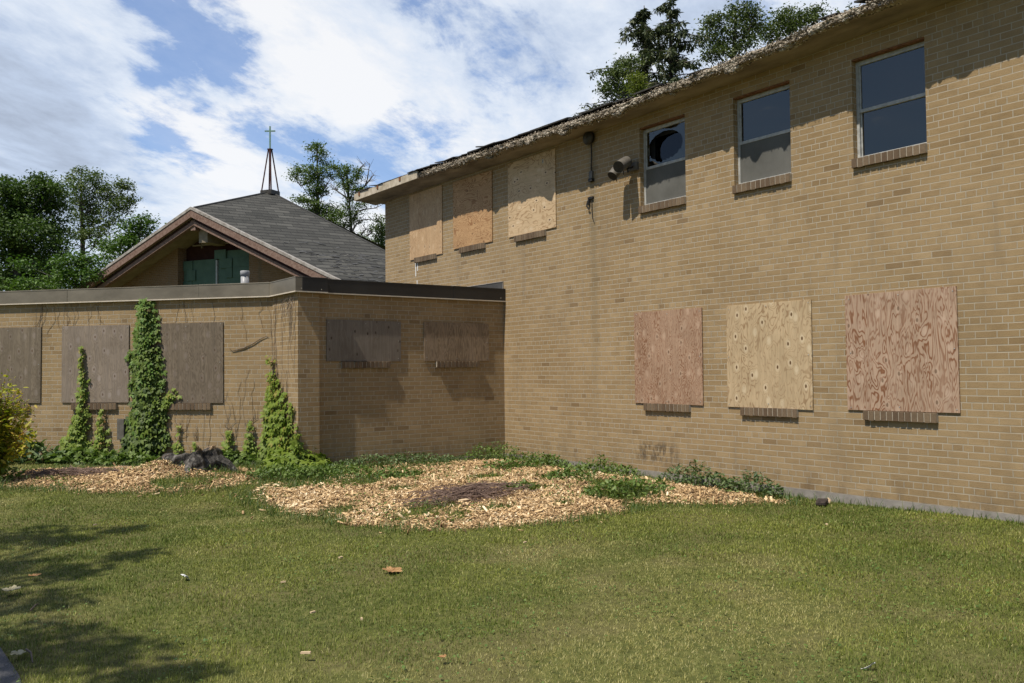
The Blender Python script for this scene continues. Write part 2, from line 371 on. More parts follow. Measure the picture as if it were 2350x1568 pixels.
def ply_mat(name, light, dark, seed=0.0, freq=26.0, contrast=1.0, knots=0.5, horiz=False, sx=7.0, sz=1.5, weather=0.0, wcol=(.16, .14, .12, 1), knotcol=(.12, .07, .035, 1), pale=None, width=0.5):
    nt = mat(name); o = objc(nt)
    rot = (0, R(90), 0) if horiz else (0, 0, 0)
    q = nt.mapping(o, rot=rot, loc=(seed, seed * .7, seed * 1.3))
    kv = nt.add('ShaderNodeTexVoronoi', feature='F1', voronoi_dimensions='2D'); qs = nt.sep(q); nt.put(kv.inputs['Vector'], nt.comb(nt.math('MULTIPLY', qs[0], 5.4), nt.math('MULTIPLY', qs[2], 3.2))); kv.inputs['Scale'].default_value = 1.0; kv.inputs['Randomness'].default_value = 0.85
    kd = kv.outputs['Distance']
    kinf = nt.rng(kd, 0.0, 0.45, 1.0, 0.0, True)
    n = nt.noise(nt.mapping(q, scale=(sx, 1, sz)), 1.0, 3.0, 0.55, 0.5)
    n = nt.math('ADD', n, nt.math('MULTIPLY', kinf, 0.16 * knots))
    ring = nt.math('SINE', nt.math('MULTIPLY', n, freq * 3.4))
    wide = nt.noise(nt.mapping(q, scale=(3.2, 1, .8), loc=(4, 4, 4)), 1.0, 2.0)
    rr = nt.math('ADD', ring, nt.math('MULTIPLY', nt.math('SUBTRACT', wide, 0.5), 1.6))
    fine = nt.noise(nt.mapping(q, scale=(70, 1, 3)), 1.0, 3.0, 0.6)
    fade = nt.rng(nt.noise(nt.mapping(q, scale=(5.5, 1, 1.1), loc=(9, 2, 1)), 1.0, 3.0, .6), .34, .60, .50, 1.0, True)
    k = nt.math('MULTIPLY', nt.rng(rr, -1.0 + width, 1.1, 0.0, contrast, True), fade)
    col = nt.mix(k, light, dark)
    col = nt.mix(1.0, col, nt.ramp(fine, [(.25, (.82, .81, .8, 1)), (.6, (1.04, 1.04, 1.04, 1))]), 'MULTIPLY')
    if pale is not None:
        col = nt.mix(nt.math('MULTIPLY', nt.rng(kd, 0.07, 0.24, 1.0, 0.0, True), 0.7 * min(1.0, knots)), col, pale)
    kc = nt.rng(kd, 0.055, 0.085, 1.0 * min(1, knots * 1.3), 0.0)
    col = nt.mix(nt.math('MULTIPLY', kc, nt.math('GREATER_THAN', nt.sep(kv.outputs['Color'])[0], 0.85 - 0.55 * min(1.0, knots))), col, knotcol)
    if weather > 0:
        wn = nt.noise(nt.mapping(o, scale=(16, 1, .8), loc=(seed, 0, 2)), 1.0, 6.0, 0.7)
        col = nt.mix(nt.rng(wn, 0.3, 0.72, 0.15 * weather, weather, True), col, wcol)
    blot = nt.noise(nt.mapping(o, loc=(seed * 2, 0, 5)), 2.4, 4.0, 0.6)
    col = nt.mix(1.0, col, nt.ramp(blot, [(.3, (.86, .85, .83, 1)), (.6, (1.03, 1.03, 1.03, 1))]), 'MULTIPLY')
    nt.put(nt.bs.inputs['Base Color'], col); nt.bs.inputs['Roughness'].default_value = 0.8
    nt.put(nt.bs.inputs['Normal'], nt.bump(nt.math('ADD', k, fine), 0.3, 0.0015))
    return nt.mat
M_PLYEDGE = simple('plywood_edge', (.20, .13, .075, 1), (.36, .25, .15, 1), 60.0)

def leaf_mat(name, cols, trans=0.25, rough=0.55, tone=None):
    nt = mat(name)
    rnd = nt.add('ShaderNodeNewGeometry').outputs['Random Per Island']
    if tone:
        a = nt.add('ShaderNodeAttribute', attribute_name=tone).outputs['Fac']
        rnd = nt.math('ADD', nt.math('MULTIPLY', rnd, 0.45), nt.math('MULTIPLY', a, 0.55), clamp=True)
    n = len(cols)
    col = nt.ramp(rnd, [(i / (n - 1.0), c + (1,)) for i, c in enumerate(cols)])
    nt.put(nt.bs.inputs['Base Color'], col); nt.bs.inputs['Roughness'].default_value = rough; nt.bs.inputs['Specular IOR Level'].default_value = 0.35
    tl = nt.add('ShaderNodeBsdfTranslucent'); nt.put(tl.inputs['Color'], nt.mix(1.0, col, (1.3, 1.5, 0.7, 1), 'MULTIPLY'))
    mxs = nt.add('ShaderNodeMixShader'); mxs.inputs[0].default_value = trans
    nt.l.new(nt.bs.outputs[0], mxs.inputs[1]); nt.l.new(tl.outputs[0], mxs.inputs[2]); nt.l.new(mxs.outputs[0], nt.out.inputs[0])
    return nt.mat
M_BARK = simple('grey_brown_bark', (.045, .036, .028, 1), (.12, .10, .08, 1), 9.0, bumps=0.01, stretch=(1, 1, .3))
M_TWIG = simple('dry_twig', (.06, .045, .033, 1), (.16, .12, .09, 1), 20.0)

# ------------------------------------------------------------------ ground
def smooth(a, b, x): t = np.clip((x - a) / (b - a), 0, 1); return t * t * (3 - 2 * t)
def vnoise(x, y, s, seed=0):
    """cheap smooth value noise, numpy"""
    x = np.asarray(x, float) * s + seed * 17.3; y = np.asarray(y, float) * s + seed * 31.7
    xi = np.floor(x).astype(np.int64); yi = np.floor(y).astype(np.int64); fx = x - xi; fy = y - yi
    fx = fx * fx * (3 - 2 * fx); fy = fy * fy * (3 - 2 * fy)
    def h(a, b):
        k = (a * 374761393 + b * 668265263 + seed * 1442695) & 0x7fffffff
        k = ((k ^ (k >> 13)) * 1274126177) & 0x7fffffff
        return ((k ^ (k >> 16)) & 0xffff) / 65535.0
    return (h(xi, yi) * (1 - fx) + h(xi + 1, yi) * fx) * (1 - fy) + (h(xi, yi + 1) * (1 - fx) + h(xi + 1, yi + 1) * fx) * fy
def fnoise(x, y, s, seed=0, o=3):
    r = 0; a = 1; t = 0
    for i in range(o): r = r + a * vnoise(x, y, s * 2 ** i, seed + i); t += a; a *= 0.5
    return r / t
def gh0(x, y):
    return 0.10 * smooth(-2.2, 0.6, y - 0.25 * (x + 3)) * smooth(0.5, -3.2, x) + 0.03 * smooth(-4, 0, y)
def at_g(px, py, extra=0.0):
    z = 0.0
    for _ in range(6): p = at_z(px, py, z + extra); z = float(gh0(p[0], p[1]))
    return p
MAIN = np.array([(-4.75, -1.4), (-4.95, -2.4), (-4.92, -3.2), (-4.62, -4.1), (-4.2, -4.65), (-3.6, -4.95), (-3, -5.12), (-2.2, -5.05), (-1.75, -4.75), (-1.35, -5.1), (-.5, -5.75), (-.25, -5.3), (-.2, -4), (-.2, -1.5), (-.35, -.4), (-2.6, -.45), (-3.7, -.95)])
LEFT = np.array([tuple(at_g(*q)[:2]) for q in ((8, 1100), (40, 1116), (150, 1122), (300, 1124), (400, 1128), (470, 1122), (560, 1108), (590, 1092), (560, 1080), (500, 1076), (350, 1074), (100, 1078), (20, 1085))])
MAIN[0] = at_g(600, 1125)[:2]; MAIN[1] = at_g(585, 1142)[:2]; MAIN[2] = at_g(680, 1180)[:2]; MAIN[-2] = at_g(790, 1082)[:2]; MAIN[-1] = at_g(690, 1112)[:2]
def sdpoly(P, x, y):
    """signed distance, positive inside"""
    x = np.asarray(x, float); y = np.asarray(y, float)
    d = np.full(x.shape, 1e9); ins = np.zeros(x.shape, bool); n = len(P)
    for i in range(n):
        a = P[i]; b = P[(i + 1) % n]; ex, ey = b - a; wx = x - a[0]; wy = y - a[1]
        t = np.clip((wx * ex + wy * ey) / (ex * ex + ey * ey), 0, 1)
        d = np.minimum(d, (wx - t * ex) ** 2 + (wy - t * ey) ** 2)
        c = ((a[1] > y) != (b[1] > y)) & (x < (b[0] - a[0]) * (y - a[1]) / (b[1] - a[1] + 1e-12) + a[0]); ins ^= c
    d = np.sqrt(d); return np.where(ins, d, -d)
PATCH = [(-1.35, -4.35, .55, .38), (-1.1, -2.9, .45, .30), (-2.9, -1.5, .5, .28), (-.9, -1.5, .5, .3), (-2.0, -.75, .9, .28), (-3.5, -1.75, .30, .22), (-2.1, -3.4, .3, .2), (-4.0, -1.1, .6, .3), (-3.75, -3.9, .35, .16), (-5.15, -.55, .45, .16), (-4.55, -3.35, .22, .14), (-3.2, -4.35, .28, .12), (-2.5, -4.55, .2, .1), (-3.3, -2.4, .3, .14), (-1.9, -2.2, .3, .16)]
def chipmask(x, y):
    """0 = lawn, 1 = chips, ragged"""
    jit = (fnoise(x, y, 1.7, 3, 4) - 0.5) * 1.0 + (fnoise(x, y, 6.0, 8, 2) - 0.5) * .35
    d = np.maximum(sdpoly(MAIN, x, y), sdpoly(LEFT, x, y)) + jit * 0.45
    for (px, py, rx, ry) in PATCH:
        e = (((x - px) / rx) ** 2 + ((y - py) / ry) ** 2) ** 0.5 - 1 + jit * 0.8
        d = np.minimum(d, e * 0.3)
    d = np.minimum(d, (fnoise(x, y, 1.15, 71, 3) - 0.33) * 1.6)
    return smooth(-0.16, 0.13, d)
HEAP = at_g(372, 1094)
def gh(x, y):
    x = np.asarray(x, float); y = np.asarray(y, float)
    base = 0.10 * smooth(-2.2, 0.6, y - 0.25 * (x + 3)) * smooth(0.5, -3.2, x) + 0.03 * smooth(-4, 0, y)
    base = base + 0.045 * (fnoise(x, y, 0.22, 11, 2) - 0.5) * smooth(0.0, -2.0, x)
    base = base + 0.02 * (fnoise(x, y, 1.3, 12, 2) - 0.5)
    md = sdpoly(MAIN, x, y)
    base = base + 0.05 * smooth(0.0, 0.5, md) * (0.6 + 0.8 * fnoise(x, y, 1.1, 13, 2))
    ld = sdpoly(LEFT, x, y); base = base + 0.03 * smooth(0.0, 0.4, ld) * (0.6 + 0.8 * fnoise(x, y, 1.5, 14, 2))
    # chip heap round the stump
    base = base + 0.17 * np.exp(-(((x - HEAP[0]) / .42) ** 2 + ((y - HEAP[1]) / .38) ** 2))
    base = base + 0.04 * smooth(-5.5, -8.5, y) * smooth(-1.5, 0.2, x)
    far = smooth(18, 40, np.hypot(x + 4, y + 3))
    return base * (1 - far)
def ground():
    xs = np.unique(np.concatenate([np.linspace(-400, -14, 14), np.linspace(-14, -9, 14), np.linspace(-9, 1.0, 170), np.linspace(1.0, 20, 10), np.linspace(20, 400, 10)]))
    ys = np.unique(np.concatenate([np.linspace(-400, -20, 10), np.linspace(-20, -10, 20), np.linspace(-10, 5, 230), np.linspace(5, 40, 14), np.linspace(40, 500, 12)]))
    X, Y = np.meshgrid(xs, ys, indexing='ij'); Z = gh(X, Y)
    V = np.stack([X, Y, Z], -1).reshape(-1, 3); ny = len(ys); nx = len(xs)
    i, j = np.meshgrid(np.arange(nx - 1), np.arange(ny - 1), indexing='ij'); a = (i * ny + j).ravel()
    Q = np.stack([a, a + ny, a + ny + 1, a + 1], -1)
    ms = chipmask(X, Y).ravel()
    me = mesh_np('ground', V, [Q], {'chips': ms})
    nt = mat('soil_and_thatch'); o = objc(nt)
    n = nt.noise(o, 14.0, 5.0, 0.7); n2 = nt.noise(o, 1.1, 4.0, 0.6)
    soil = nt.ramp(n, [(.3, (.05, .058, .018, 1)), (.55, (.11, .118, .034, 1)), (.75, (.20, .18, .07, 1))])
    soil = nt.mix(nt.rng(n2, .45, .62, 0, .5, True), soil, (.14, .115, .055, 1))
    chip = nt.ramp(nt.math('ADD', nt.math('MULTIPLY', nt.sep(nt.voro(o, 55.0, 'F1', 'Color'))[0], .6), nt.math('MULTIPLY', n, .4)), [(.2, (.10, .062, .034, 1)), (.5, (.26, .17, .09, 1)), (.8, (.46, .32, .18, 1))])
    a = nt.add('ShaderNodeAttribute', attribute_name='chips').outputs['Fac']
    nt.put(nt.bs.inputs['Base Color'], nt.mix(a, soil, chip)); nt.put(nt.bs.inputs['Normal'], nt.bump(n, 0.8, 0.02)); nt.bs.inputs['Roughness'].default_value = 0.95; nt.bs.inputs['Specular IOR Level'].default_value = 0.1
    tag(link('ground', me, nt.mat, smooth=True), kind='structure')
ground()
# corner of an asphalt path at the left foreground
def path():
    P = [(-7.93, -7.4), (-7.93, -6.9), (-7.95, -6.3), (-8.05, -5.7), (-9.2, -5.2), (-12, -5), (-12, -9.5), (-8.2, -9.2)]
    cx_, cy_ = -9.3, -6.9; V = []; n = 14
    for k in range(n + 1):
        for (x, y) in P:
            t = k / n; V.append((cx_ + (x - cx_) * t, cy_ + (y - cy_) * t))
    V = np.array(V); V[:, 0] += (vnoise(V[:, 0], V[:, 1], 3.0, 5) - .5) * .10
    Z = gh(V[:, 0], V[:, 1]) + 0.012; V3 = np.column_stack([V, Z]); L = len(P); Q = []
    for k in range(n):
        for i in range(L): Q.append((k * L + i, (k + 1) * L + i, (k + 1) * L + (i + 1) % L, k * L + (i + 1) % L))
    nt = mat('old_asphalt'); o = objc(nt); v = nt.noise(o, 90.0, 4.0, 0.8)
    nt.put(nt.bs.inputs['Base Color'], nt.ramp(v, [(.35, (.045, .045, .05, 1)), (.6, (.10, .10, .105, 1)), (.72, (.22, .21, .20, 1))])); nt.put(nt.bs.inputs['Normal'], nt.bump(v, 1.0, 0.006))
    tag(link('path', mesh_np('path', V3, [np.array(Q)]), nt.mat), kind='structure')
path()

# ------------------------------------------------------------------ wall frames
E1 = np.array([-0.66452, 0.74727])
P3 = np.array([-3.631, 0.881])
FR = {  # origin, right (as seen from outside), outward
    'R': (np.array([0., 0.]), np.array([0., -1.]), np.array([-1., 0.])),
    'L2': (np.array([0., 0.]), np.array([1., 0.]), np.array([0., -1.])),
    'L1': (P3, -E1, np.array([-E1[1], E1[0]])),
    'Lb': (P3, np.array([0., -1.]), np.array([-1., 0.])),
}
def wpt(fr, a, out, z):
    o, r, n = FR[fr]; p = o + r * a + n * out; return (p[0], p[1], z)
def frz(fr): r = FR[fr][1]; return math.atan2(r[1], r[0])
def fbox(mb, fr, a0, a1, d0, d1, z0, z1, mi=0):
    """box on a wall: a along right, d outward"""
    o, r, n = FR[fr]
    M = Matrix(((r[0], n[0], 0, o[0]), (r[1], n[1], 0, o[1]), (0, 0, 1, 0), (0, 0, 0, 1)))
    mb.box(a0, a1, d0, d1, z0, z1, mi, M)

def sill(parent, fr, a0, a1, ztop, h=0.098, out=0.042, seed=0):
    rs = random.Random(seed); mb = MB(); n = int(round((a1 - a0) / HC)); st = (a1 - a0) / n
    for i in range(n):
        j = rs.uniform(-.0025, .0025)
        o_ = out + rs.uniform(-.003, .003)
        fbox(mb, fr, a0 + i * st + .005, a0 + (i + 1) * st - .005, -.01, o_, ztop - h + j, ztop + j * .5, 0)
    fbox(mb, fr, a0 + .004, a1 - .004, -.012, out - .007, ztop - h + .005, ztop - .004, 1)
    return mb.build('window_sill', [M_SILL, M_MORT], parent, bevel=0.003)

# ------------------------------------------------------------------ two storey building
B2 = thing('two_storey_building', 'tall two storey tan brick building with crumbling eave and three upper sash windows', 'building')
ZE = 4.945
WIN = [(3.24, 4.07), (4.86, 5.68), (6.47, 7.28)]; WZ0, WZ1 = 3.685, 4.775
def eave_z(a):      # soffit height against the wall, gentle sag of the old eave (a = metres right of the inner corner)
    return float(np.interp(a, [-4.6, -2.5, 0.5, 3.2, 5.5, 7.0, 8.5, 14], [4.945, 4.94, 4.925, 4.93, 4.965, 5.01, 5.05, 5.06]))
def wallR():
    mb = MB()
    xs = sorted([-4.135, 14.0] + [v for w_ in WIN for v in w_]); zs = [0.10, WZ0, WZ1, 5.2]
    for i in range(len(xs) - 1):
        for k in range(3):
            hole = k == 1 and any(abs(xs[i] - w_[0]) < 1e-6 for w_ in WIN)
            if hole: continue
            a0, a1, z0, z1 = xs[i], xs[i + 1], zs[k], zs[k + 1]
            mb.quad([(0, -a0, z0), (0, -a1, z0), (0, -a1, z1), (0, -a0, z1)], [(a0, z0), (a1, z0), (a1, z1), (a0, z1)])
    d = 0.22
    for a0, a1 in WIN:
        mb.quad([(0, -a0, WZ0), (d, -a0, WZ0), (d, -a0, WZ1), (0, -a0, WZ1)][::-1], [(a0 + .1, WZ0), (a0 + d + .1, WZ0), (a0 + d + .1, WZ1), (a0 + .1, WZ1)][::-1])
        mb.quad([(0, -a1, WZ0), (d, -a1, WZ0), (d, -a1, WZ1), (0, -a1, WZ1)], [(a1 + .1, WZ0), (a1 + d + .1, WZ0), (a1 + d + .1, WZ1), (a1 + .1, WZ1)])
        mb.quad([(0, -a0, WZ1), (d, -a0, WZ1), (d, -a1, WZ1), (0, -a1, WZ1)], [(a0, 0.3), (a0, .32), (a1, .32), (a1, .3)])
        mb.quad([(0, -a0, WZ0), (0, -a1, WZ0), (d, -a1, WZ0), (d, -a0, WZ0)], [(a0, 0.3), (a0, .32), (a1, .32), (a1, .3)])
    # end wall (far), near end wall, back wall
    mb.quad([(9, 4.135, 0.1), (0, 4.135, .1), (0, 4.135, 5.2), (9, 4.135, 5.2)], [(-9, .1), (0, .1), (0, 5.2), (-9, 5.2)])
    mb.quad([(0, -14, .1), (9, -14, .1), (9, -14, 5.2), (0, -14, 5.2)], [(0, .1), (9, .1), (9, 5.2), (0, 5.2)])
    mb.quad([(9, -14, .1), (9, 4.135, .1), (9, 4.135, 5.2), (9, -14, 5.2)], [(0, .1), (18, .1), (18, 5.2), (0, 5.2)])
    mb.build('wall', M_BRICK, B2)
    f = MB(); f.box(-.012, 8.99, -13.99, 4.12, -.4, .098); f.build('foundation', M_CONC, B2)
wallR()
# eave: soffit, board fascia at the far end, crumbled edge on the rest, torn shingles and roof
EO = 0.455
def eave_out_z(a): return float(np.interp(a, [-4.6, -1.4, 0.5, 2.7, 4.6, 5.6, 6.6, 8.5, 14], [5.005, 5.0, 4.965, 4.925, 4.95, 4.985, 5.03, 5.10, 5.11]))
def eave():
    A = np.linspace(-4.135 - EO, 14.5, 200); V = []
    for a in A: V += [(-EO + .01, -a, eave_out_z(a)), (0.02, -a, eave_z(a))]
    Q = [(2 * i, 2 * i + 1, 2 * i + 3, 2 * i + 2) for i in range(len(A) - 1)]
    b = len(V)
    # end soffit under the far overhang
    V += [(-EO, 4.135 + EO, 5.005), (9.3, 4.135 + EO, 5.005), (9.3, 4.12, 4.94), (0.02, 4.12, 4.94)]; Q.append((b, b + 1, b + 2, b + 3))
    me = mesh_np('soffit', np.array(V), [np.array(Q)]); link('soffit', me, M_PLASTER, B2)
    # board fascia: far end (along R) and around the far gable side
    mb = MB()
    a0, a1 = -4.135 - EO, -2.02
    z = eave_out_z
    for (s, e) in ((a0, -3.2), (-3.195, -2.02)):
        V = [(-EO - .018, -s, z(s) - .012), (-EO - .018, -e, z(e) - .012), (-EO - .018, -e, z(e) + .122), (-EO - .018, -s, z(s) + .122)]
        Wd = [(p[0] + .03, p[1], p[2]) for p in V]
        mb.quad([V[0], V[3], V[2], V[1]]); mb.quad(Wd)
        mb.quad([V[0], V[1], Wd[1], Wd[0]]); mb.quad([V[3], Wd[3], Wd[2], V[2]]); mb.quad([V[1], V[2], Wd[2], Wd[1]]); mb.quad([V[0], Wd[0], Wd[3], V[3]])
    mb.box(-EO + .012, 9.3, 4.135 + EO - .012, 4.135 + EO + .018, 4.993, 5.127)
    for a, zz in ((-4.35, .12), (-3.55, .12), (-2.65, .12)):
        mb.box(-EO - .03, -EO - .0185, -a - .03, -a + .03, z(a) + .05, z(a) + .13, 1)
    mb.build('fascia_board', [M_FASCIA, M_RUST], B2)
    # crumbling gravel edge
    A = np.arange(-2.03, 14.2, 0.016); n = 15; V = []
    for i, a in enumerate(A):
        zz = z(a)
        for k in range(n):
            t = k / (n - 1.0)
            # profile: under lip -> front -> top
            if t < .25: px, pz = -EO + .10 - .075 * (t / .25), -.008
            elif t < .75: px, pz = -EO + .025 - .01 * math.sin((t - .25) * 6.28), -.008 + .096 * (t - .25) / .5
            else: px, pz = -EO + .025 + .16 * (t - .75) / .25, .088 + .028 * (t - .75) / .25
            nx = mnoise.noise((a * 7.0, k * .8, 1.0)) * .024 + mnoise.noise((a * 26, k * 1.7, 5)) * .014
            if k < 10: nx += mnoise.noise((a * 1.9, 4.0, 8.0)) * .075 + mnoise.noise((a * 5.5, 2.0, 6.0)) * .04 - max(0, mnoise.noise((a * 9.0, 1.0, 2.0)) - .2) * .07
            nz = mnoise.noise((a * 6.0, k * .6, 9.0)) * .020 + mnoise.noise((a * 28, k * 1.7, 15)) * .012 + mnoise.noise((a * 1.3, 2.0, 3.0)) * .022 - (max(0, mnoise.noise((a * 2.6, 7.0, 1.0)) - .18) * .16 + max(0, mnoise.noise((a * 11., 7.0, 4.0)) - .3) * .09 if k < 6 else 0)
            V.append((px + nx, -a, zz + pz + nz))
    N = len(A); Q = np.array([(i * n + k, i * n + k + 1, (i + 1) * n + k + 1, (i + 1) * n + k) for i in range(N - 1) for k in range(n - 1)])
    o = link('crumbling_roof_edge', mesh_np('crumbling_roof_edge', np.array(V), [Q]), M_RUBBLE, B2)
    # loose pebbles and hanging bits embedded in the edge
    rs = np.random.RandomState(3); m_ = 5200
    ico = np.array([(1, 0, 0), (-1, 0, 0), (0, 1, 0), (0, -1, 0), (0, 0, 1), (0, 0, -1.)]); icf = np.array([(0, 2, 4), (2, 1, 4), (1, 3, 4), (3, 0, 4), (2, 0, 5), (1, 2, 5), (3, 1, 5), (0, 3, 5)])
    a = rs.uniform(-2.04, 14.1, m_); zz = np.array([z(q) for q in a]); px = -EO + .02 + rs.normal(0, .010, m_); pz = zz + rs.uniform(-.015, .105, m_)
    low = rs.rand(m_) < .05; pz[low] = zz[low] - rs.exponential(.014, low.sum())
    V, G = scatter(ico, [icf], np.column_stack([px, -a, pz]), rotm(rs.uniform(0, 6, m_), rs.uniform(-1, 1, m_), rs.uniform(-1, 1, m_)), rs.uniform(.004, .011, (m_, 1)) * rs.uniform(.6, 1.3, (m_, 3)))
    nt = mat('roof_gravel'); rnd = nt.add('ShaderNodeNewGeometry').outputs['Random Per Island']
    nt.put(nt.bs.inputs['Base Color'], nt.ramp(rnd, [(0, (.07, .052, .035, 1)), (.4, (.20, .16, .11, 1)), (.75, (.36, .30, .22, 1)), (1, (.62, .56, .47, 1))]))
    tag(link('roof_gravel', mesh_np('roof_gravel', V, G), nt.mat, B2), kind='stuff')
    # torn shingles along the edge: thin irregular flaps
    rs = random.Random(11); mb = MB(); a = -4.6
    while a < 13.5:
        ln = rs.uniform(.18, .5); dz = .128 if a < -1.35 else .125
        th = rs.uniform(.010, .022); lift = max(0, rs.gauss(0, .022)); xo = -EO - .02 + rs.uniform(-.02, .03)
        if a > -2.1: xo += .055; dz += .012
        if a > 2.6 and rs.random() < .6: a += ln; continue
        zz = z(a) + dz
        p = [(xo, -a), (xo + rs.uniform(-.02, .02), -(a + ln)), (0.25, -(a + ln)), (0.25, -a)]
        zt = [zz + lift, zz + lift * rs.random(), zz + .15, zz + .15]
        lo = [(q[0], q[1], h) for q, h in zip(p, zt)]; hi = [(q[0], q[1], h + th) for q, h in zip(p, zt)]
        mb.quad(lo[::-1]); mb.quad(hi)
        for k in range(4): k2 = (k + 1) % 4; mb.quad([lo[k], lo[k2], hi[k2], hi[k]])
        a += ln * rs.uniform(.7, 1.0)
    tag(mb.build('torn_shingles', M_SHING_B, B2), kind='stuff')
    # hipped roof
    e = EO - .03; z0 = 5.12; s = .30; rz = z0 + 4.5 * s
    x0, x1, y0, y1 = -e, 9 + e, -14 - e, 4.135 + e
    xm = (x0 + x1) / 2; hl = (x1 - x0) / 2; top = z0 + hl * s
    a_, b_ = (xm, y1 - hl, top), (xm, y0 + hl, top)
    r = MB()
    AA = np.linspace(-y1, -y0, 60); rv_ = []
    for a in AA: rv_.append(((-EO + .09, -a, eave_out_z(a) + (.112 if a > -2.02 else .118)), (xm, min(max(-a, b_[1]), a_[1]), top)))
    for p, q in zip(rv_[:-1], rv_[1:]): r.quad([p[0], q[0], q[1], p[1]] if (Vector(p[1]) - Vector(q[1])).length > 1e-4 else [p[0], q[0], q[1]])
    r.quad([(x1, y0, z0), (x1, y1, z0), a_, b_])
    r.quad([(x1, y1, z0), (x0, y1, z0), a_]); r.quad([(x0, y0, z0), (x1, y0, z0), b_])
    r.build('roof', M_SHING_B, B2)
eave()
def window(i, a0, a1, kind):
    w_ = MB(); X0, X1 = 0.075, 0.125     # frame depth range (inward)
    f = lambda mb, p0, p1, x0, x1, z0, z1, mi=0: mb.box(x0, x1, -p1, -p0, z0, z1, mi)
    t = .032; zt = WZ1 - .022; zb = WZ0 + .002
    f(w_, a0, a0 + t, X0, X1 + .03, zb, zt); f(w_, a1 - t, a1, X0, X1 + .03, zb, zt)
    f(w_, a0 + t, a1 - t, X0, X1 + .03, zt - .045, zt); f(w_, a0 + t, a1 - t, X0 - .012, X1 + .03, zb, zb + .035)
    zm = 4.215
    f(w_, a0 + t, a1 - t, X0 + .004, X1, zm - .018, zm + .018)
    # upper sash stiles + inner stop lines
    for s0, s1, off in ((a0 + t, a0 + t + .018, .012), (a1 - t - .018, a1 - t, .012)):
        f(w_, s0, s1, X0 + off, X1 - .004, zm + .018, zt - .045)
        f(w_, s0 + (.004 if s0 < a1 - .2 else -.0), s1 - .0, X0 + off + .008, X1 - .006, zb + .035, zm - .018)
    fr = w_.build('window', M_WFRAME, B2, bevel=0.002)
    # rusty lintel
    l = MB(); f(l, a0 + .001, a1 - .001, .006, .12, WZ1 - .021, WZ1 - .002); l.build('lintel', M_RUST, fr)
    ga0, ga1 = a0 + t + .018, a1 - t - .018
    def pane(x, z0, z1, name='pane', m=M_GLASS, y0=None, y1=None):
        p = MB(); q0, q1 = (ga0 if y0 is None else y0), (ga1 if y1 is None else y1)
        p.box(x, x + .003, -q1, -q0, z0, z1); return p.build(name, m, fr)
    # inner sash with its own frame deeper in the wall
    s = MB()
    X2 = .19
    f(s, a0 + .0, a0 + .10, X2, X2 + .03, zb, zt); f(s, a1 - .10, a1, X2, X2 + .03, zb, zt)
    f(s, a0 + .10, a1 - .10, X2, X2 + .03, zt - .11, zt); f(s, a0 + .10, a1 - .10, X2, X2 + .03, zm - .03, zm + .02); f(s, a0 + .1, a1 - .1, X2, X2 + .03, zb, zb + .06)
    s.build('inner_sash', M_BLACK if kind == 'broken' else M_INNER, fr)
    pane(X2 + .012, zb + .061, zt - .111, 'inner_pane', M_GLASS2, a0 + .101, a1 - .101)
    rm = MB(); f(rm, a0 - .12, a1 + .12, .235, .25, zb - .1, zt + .1); rm.build('blind', M_BLIND, fr)
    if kind == 'broken':
        # outer storm glass with a big rounded hole
        z0, z1 = zm + .018, zt - .045; cy, cz, ry, rz = (ga0 + ga1) / 2 - .03, (z0 + z1) / 2 - .01, (ga1 - ga0) / 2 * .86, (z1 - z0) / 2 * .86
        rs = random.Random(5); N = 56; outer = []; inner = []
        for k in range(N):
            an = 2 * math.pi * k / N; c, s_ = math.cos(an), math.sin(an)
            sc = 1 / max(abs(c) / ((ga1 - ga0) / 2), abs(s_) / ((z1 - z0) / 2)); outer.append(((ga0 + ga1) / 2 + c * sc, (z0 + z1) / 2 + s_ * sc))
            jag = 1 + (rs.uniform(-.10, .08) if s_ < -.3 else rs.uniform(-.015, .015))
            if s_ < -.5: jag -= .06 * (k % 2)
            inner.append((cy + c * ry * jag, cz + s_ * rz * jag))
        p = MB()
        for k in range(N):
            k2 = (k + 1) % N
            p.quad([(X0 + .02, -outer[k][0], outer[k][1]), (X0 + .02, -outer[k2][0], outer[k2][1]), (X0 + .02, -inner[k2][0], inner[k2][1]), (X0 + .02, -inner[k][0], inner[k][1])])
            p.quad([(X0 + .023, -outer[k][0], outer[k][1]), (X0 + .023, -inner[k][0], inner[k][1]), (X0 + .023, -inner[k2][0], inner[k2][1]), (X0 + .023, -outer[k2][0], outer[k2][1])])
            p.quad([(X0 + .02, -inner[k][0], inner[k][1]), (X0 + .02, -inner[k2][0], inner[k2][1]), (X0 + .023, -inner[k2][0], inner[k2][1]), (X0 + .023, -inner[k][0], inner[k][1])])
        o = p.build('pane', M_GLASS, fr); o['label'] = 'broken pane with a large rounded hole'
    else:
        pane(X0 + .02, zm + .018, zt - .045)
    if kind == 'glass': pane(X0 + .03, zb + .035, zm - .018)
    else:
        s = MB(); s.box(X0 + .012, X0 + .0135, -(a1 - t), -(a0 + t), zb + .035, zm - .018); s.build('screen', M_SCREEN, fr)
    # room box so that the opening is dark inside
    d = MB(); d.box(.24, 1.6, -(a1 + .5), -(a0 - .5), WZ0 - .4, WZ1 + .3)
    return fr
M_BLACK = simple('black_metal', (.012, .011, .010, 1), (.035, .032, .028, 1), 12.0, rough=.5)
M_INNER = simple('inner_sash_grey', (.30, .32, .38, 1), (.40, .42, .48, 1), 12.0)
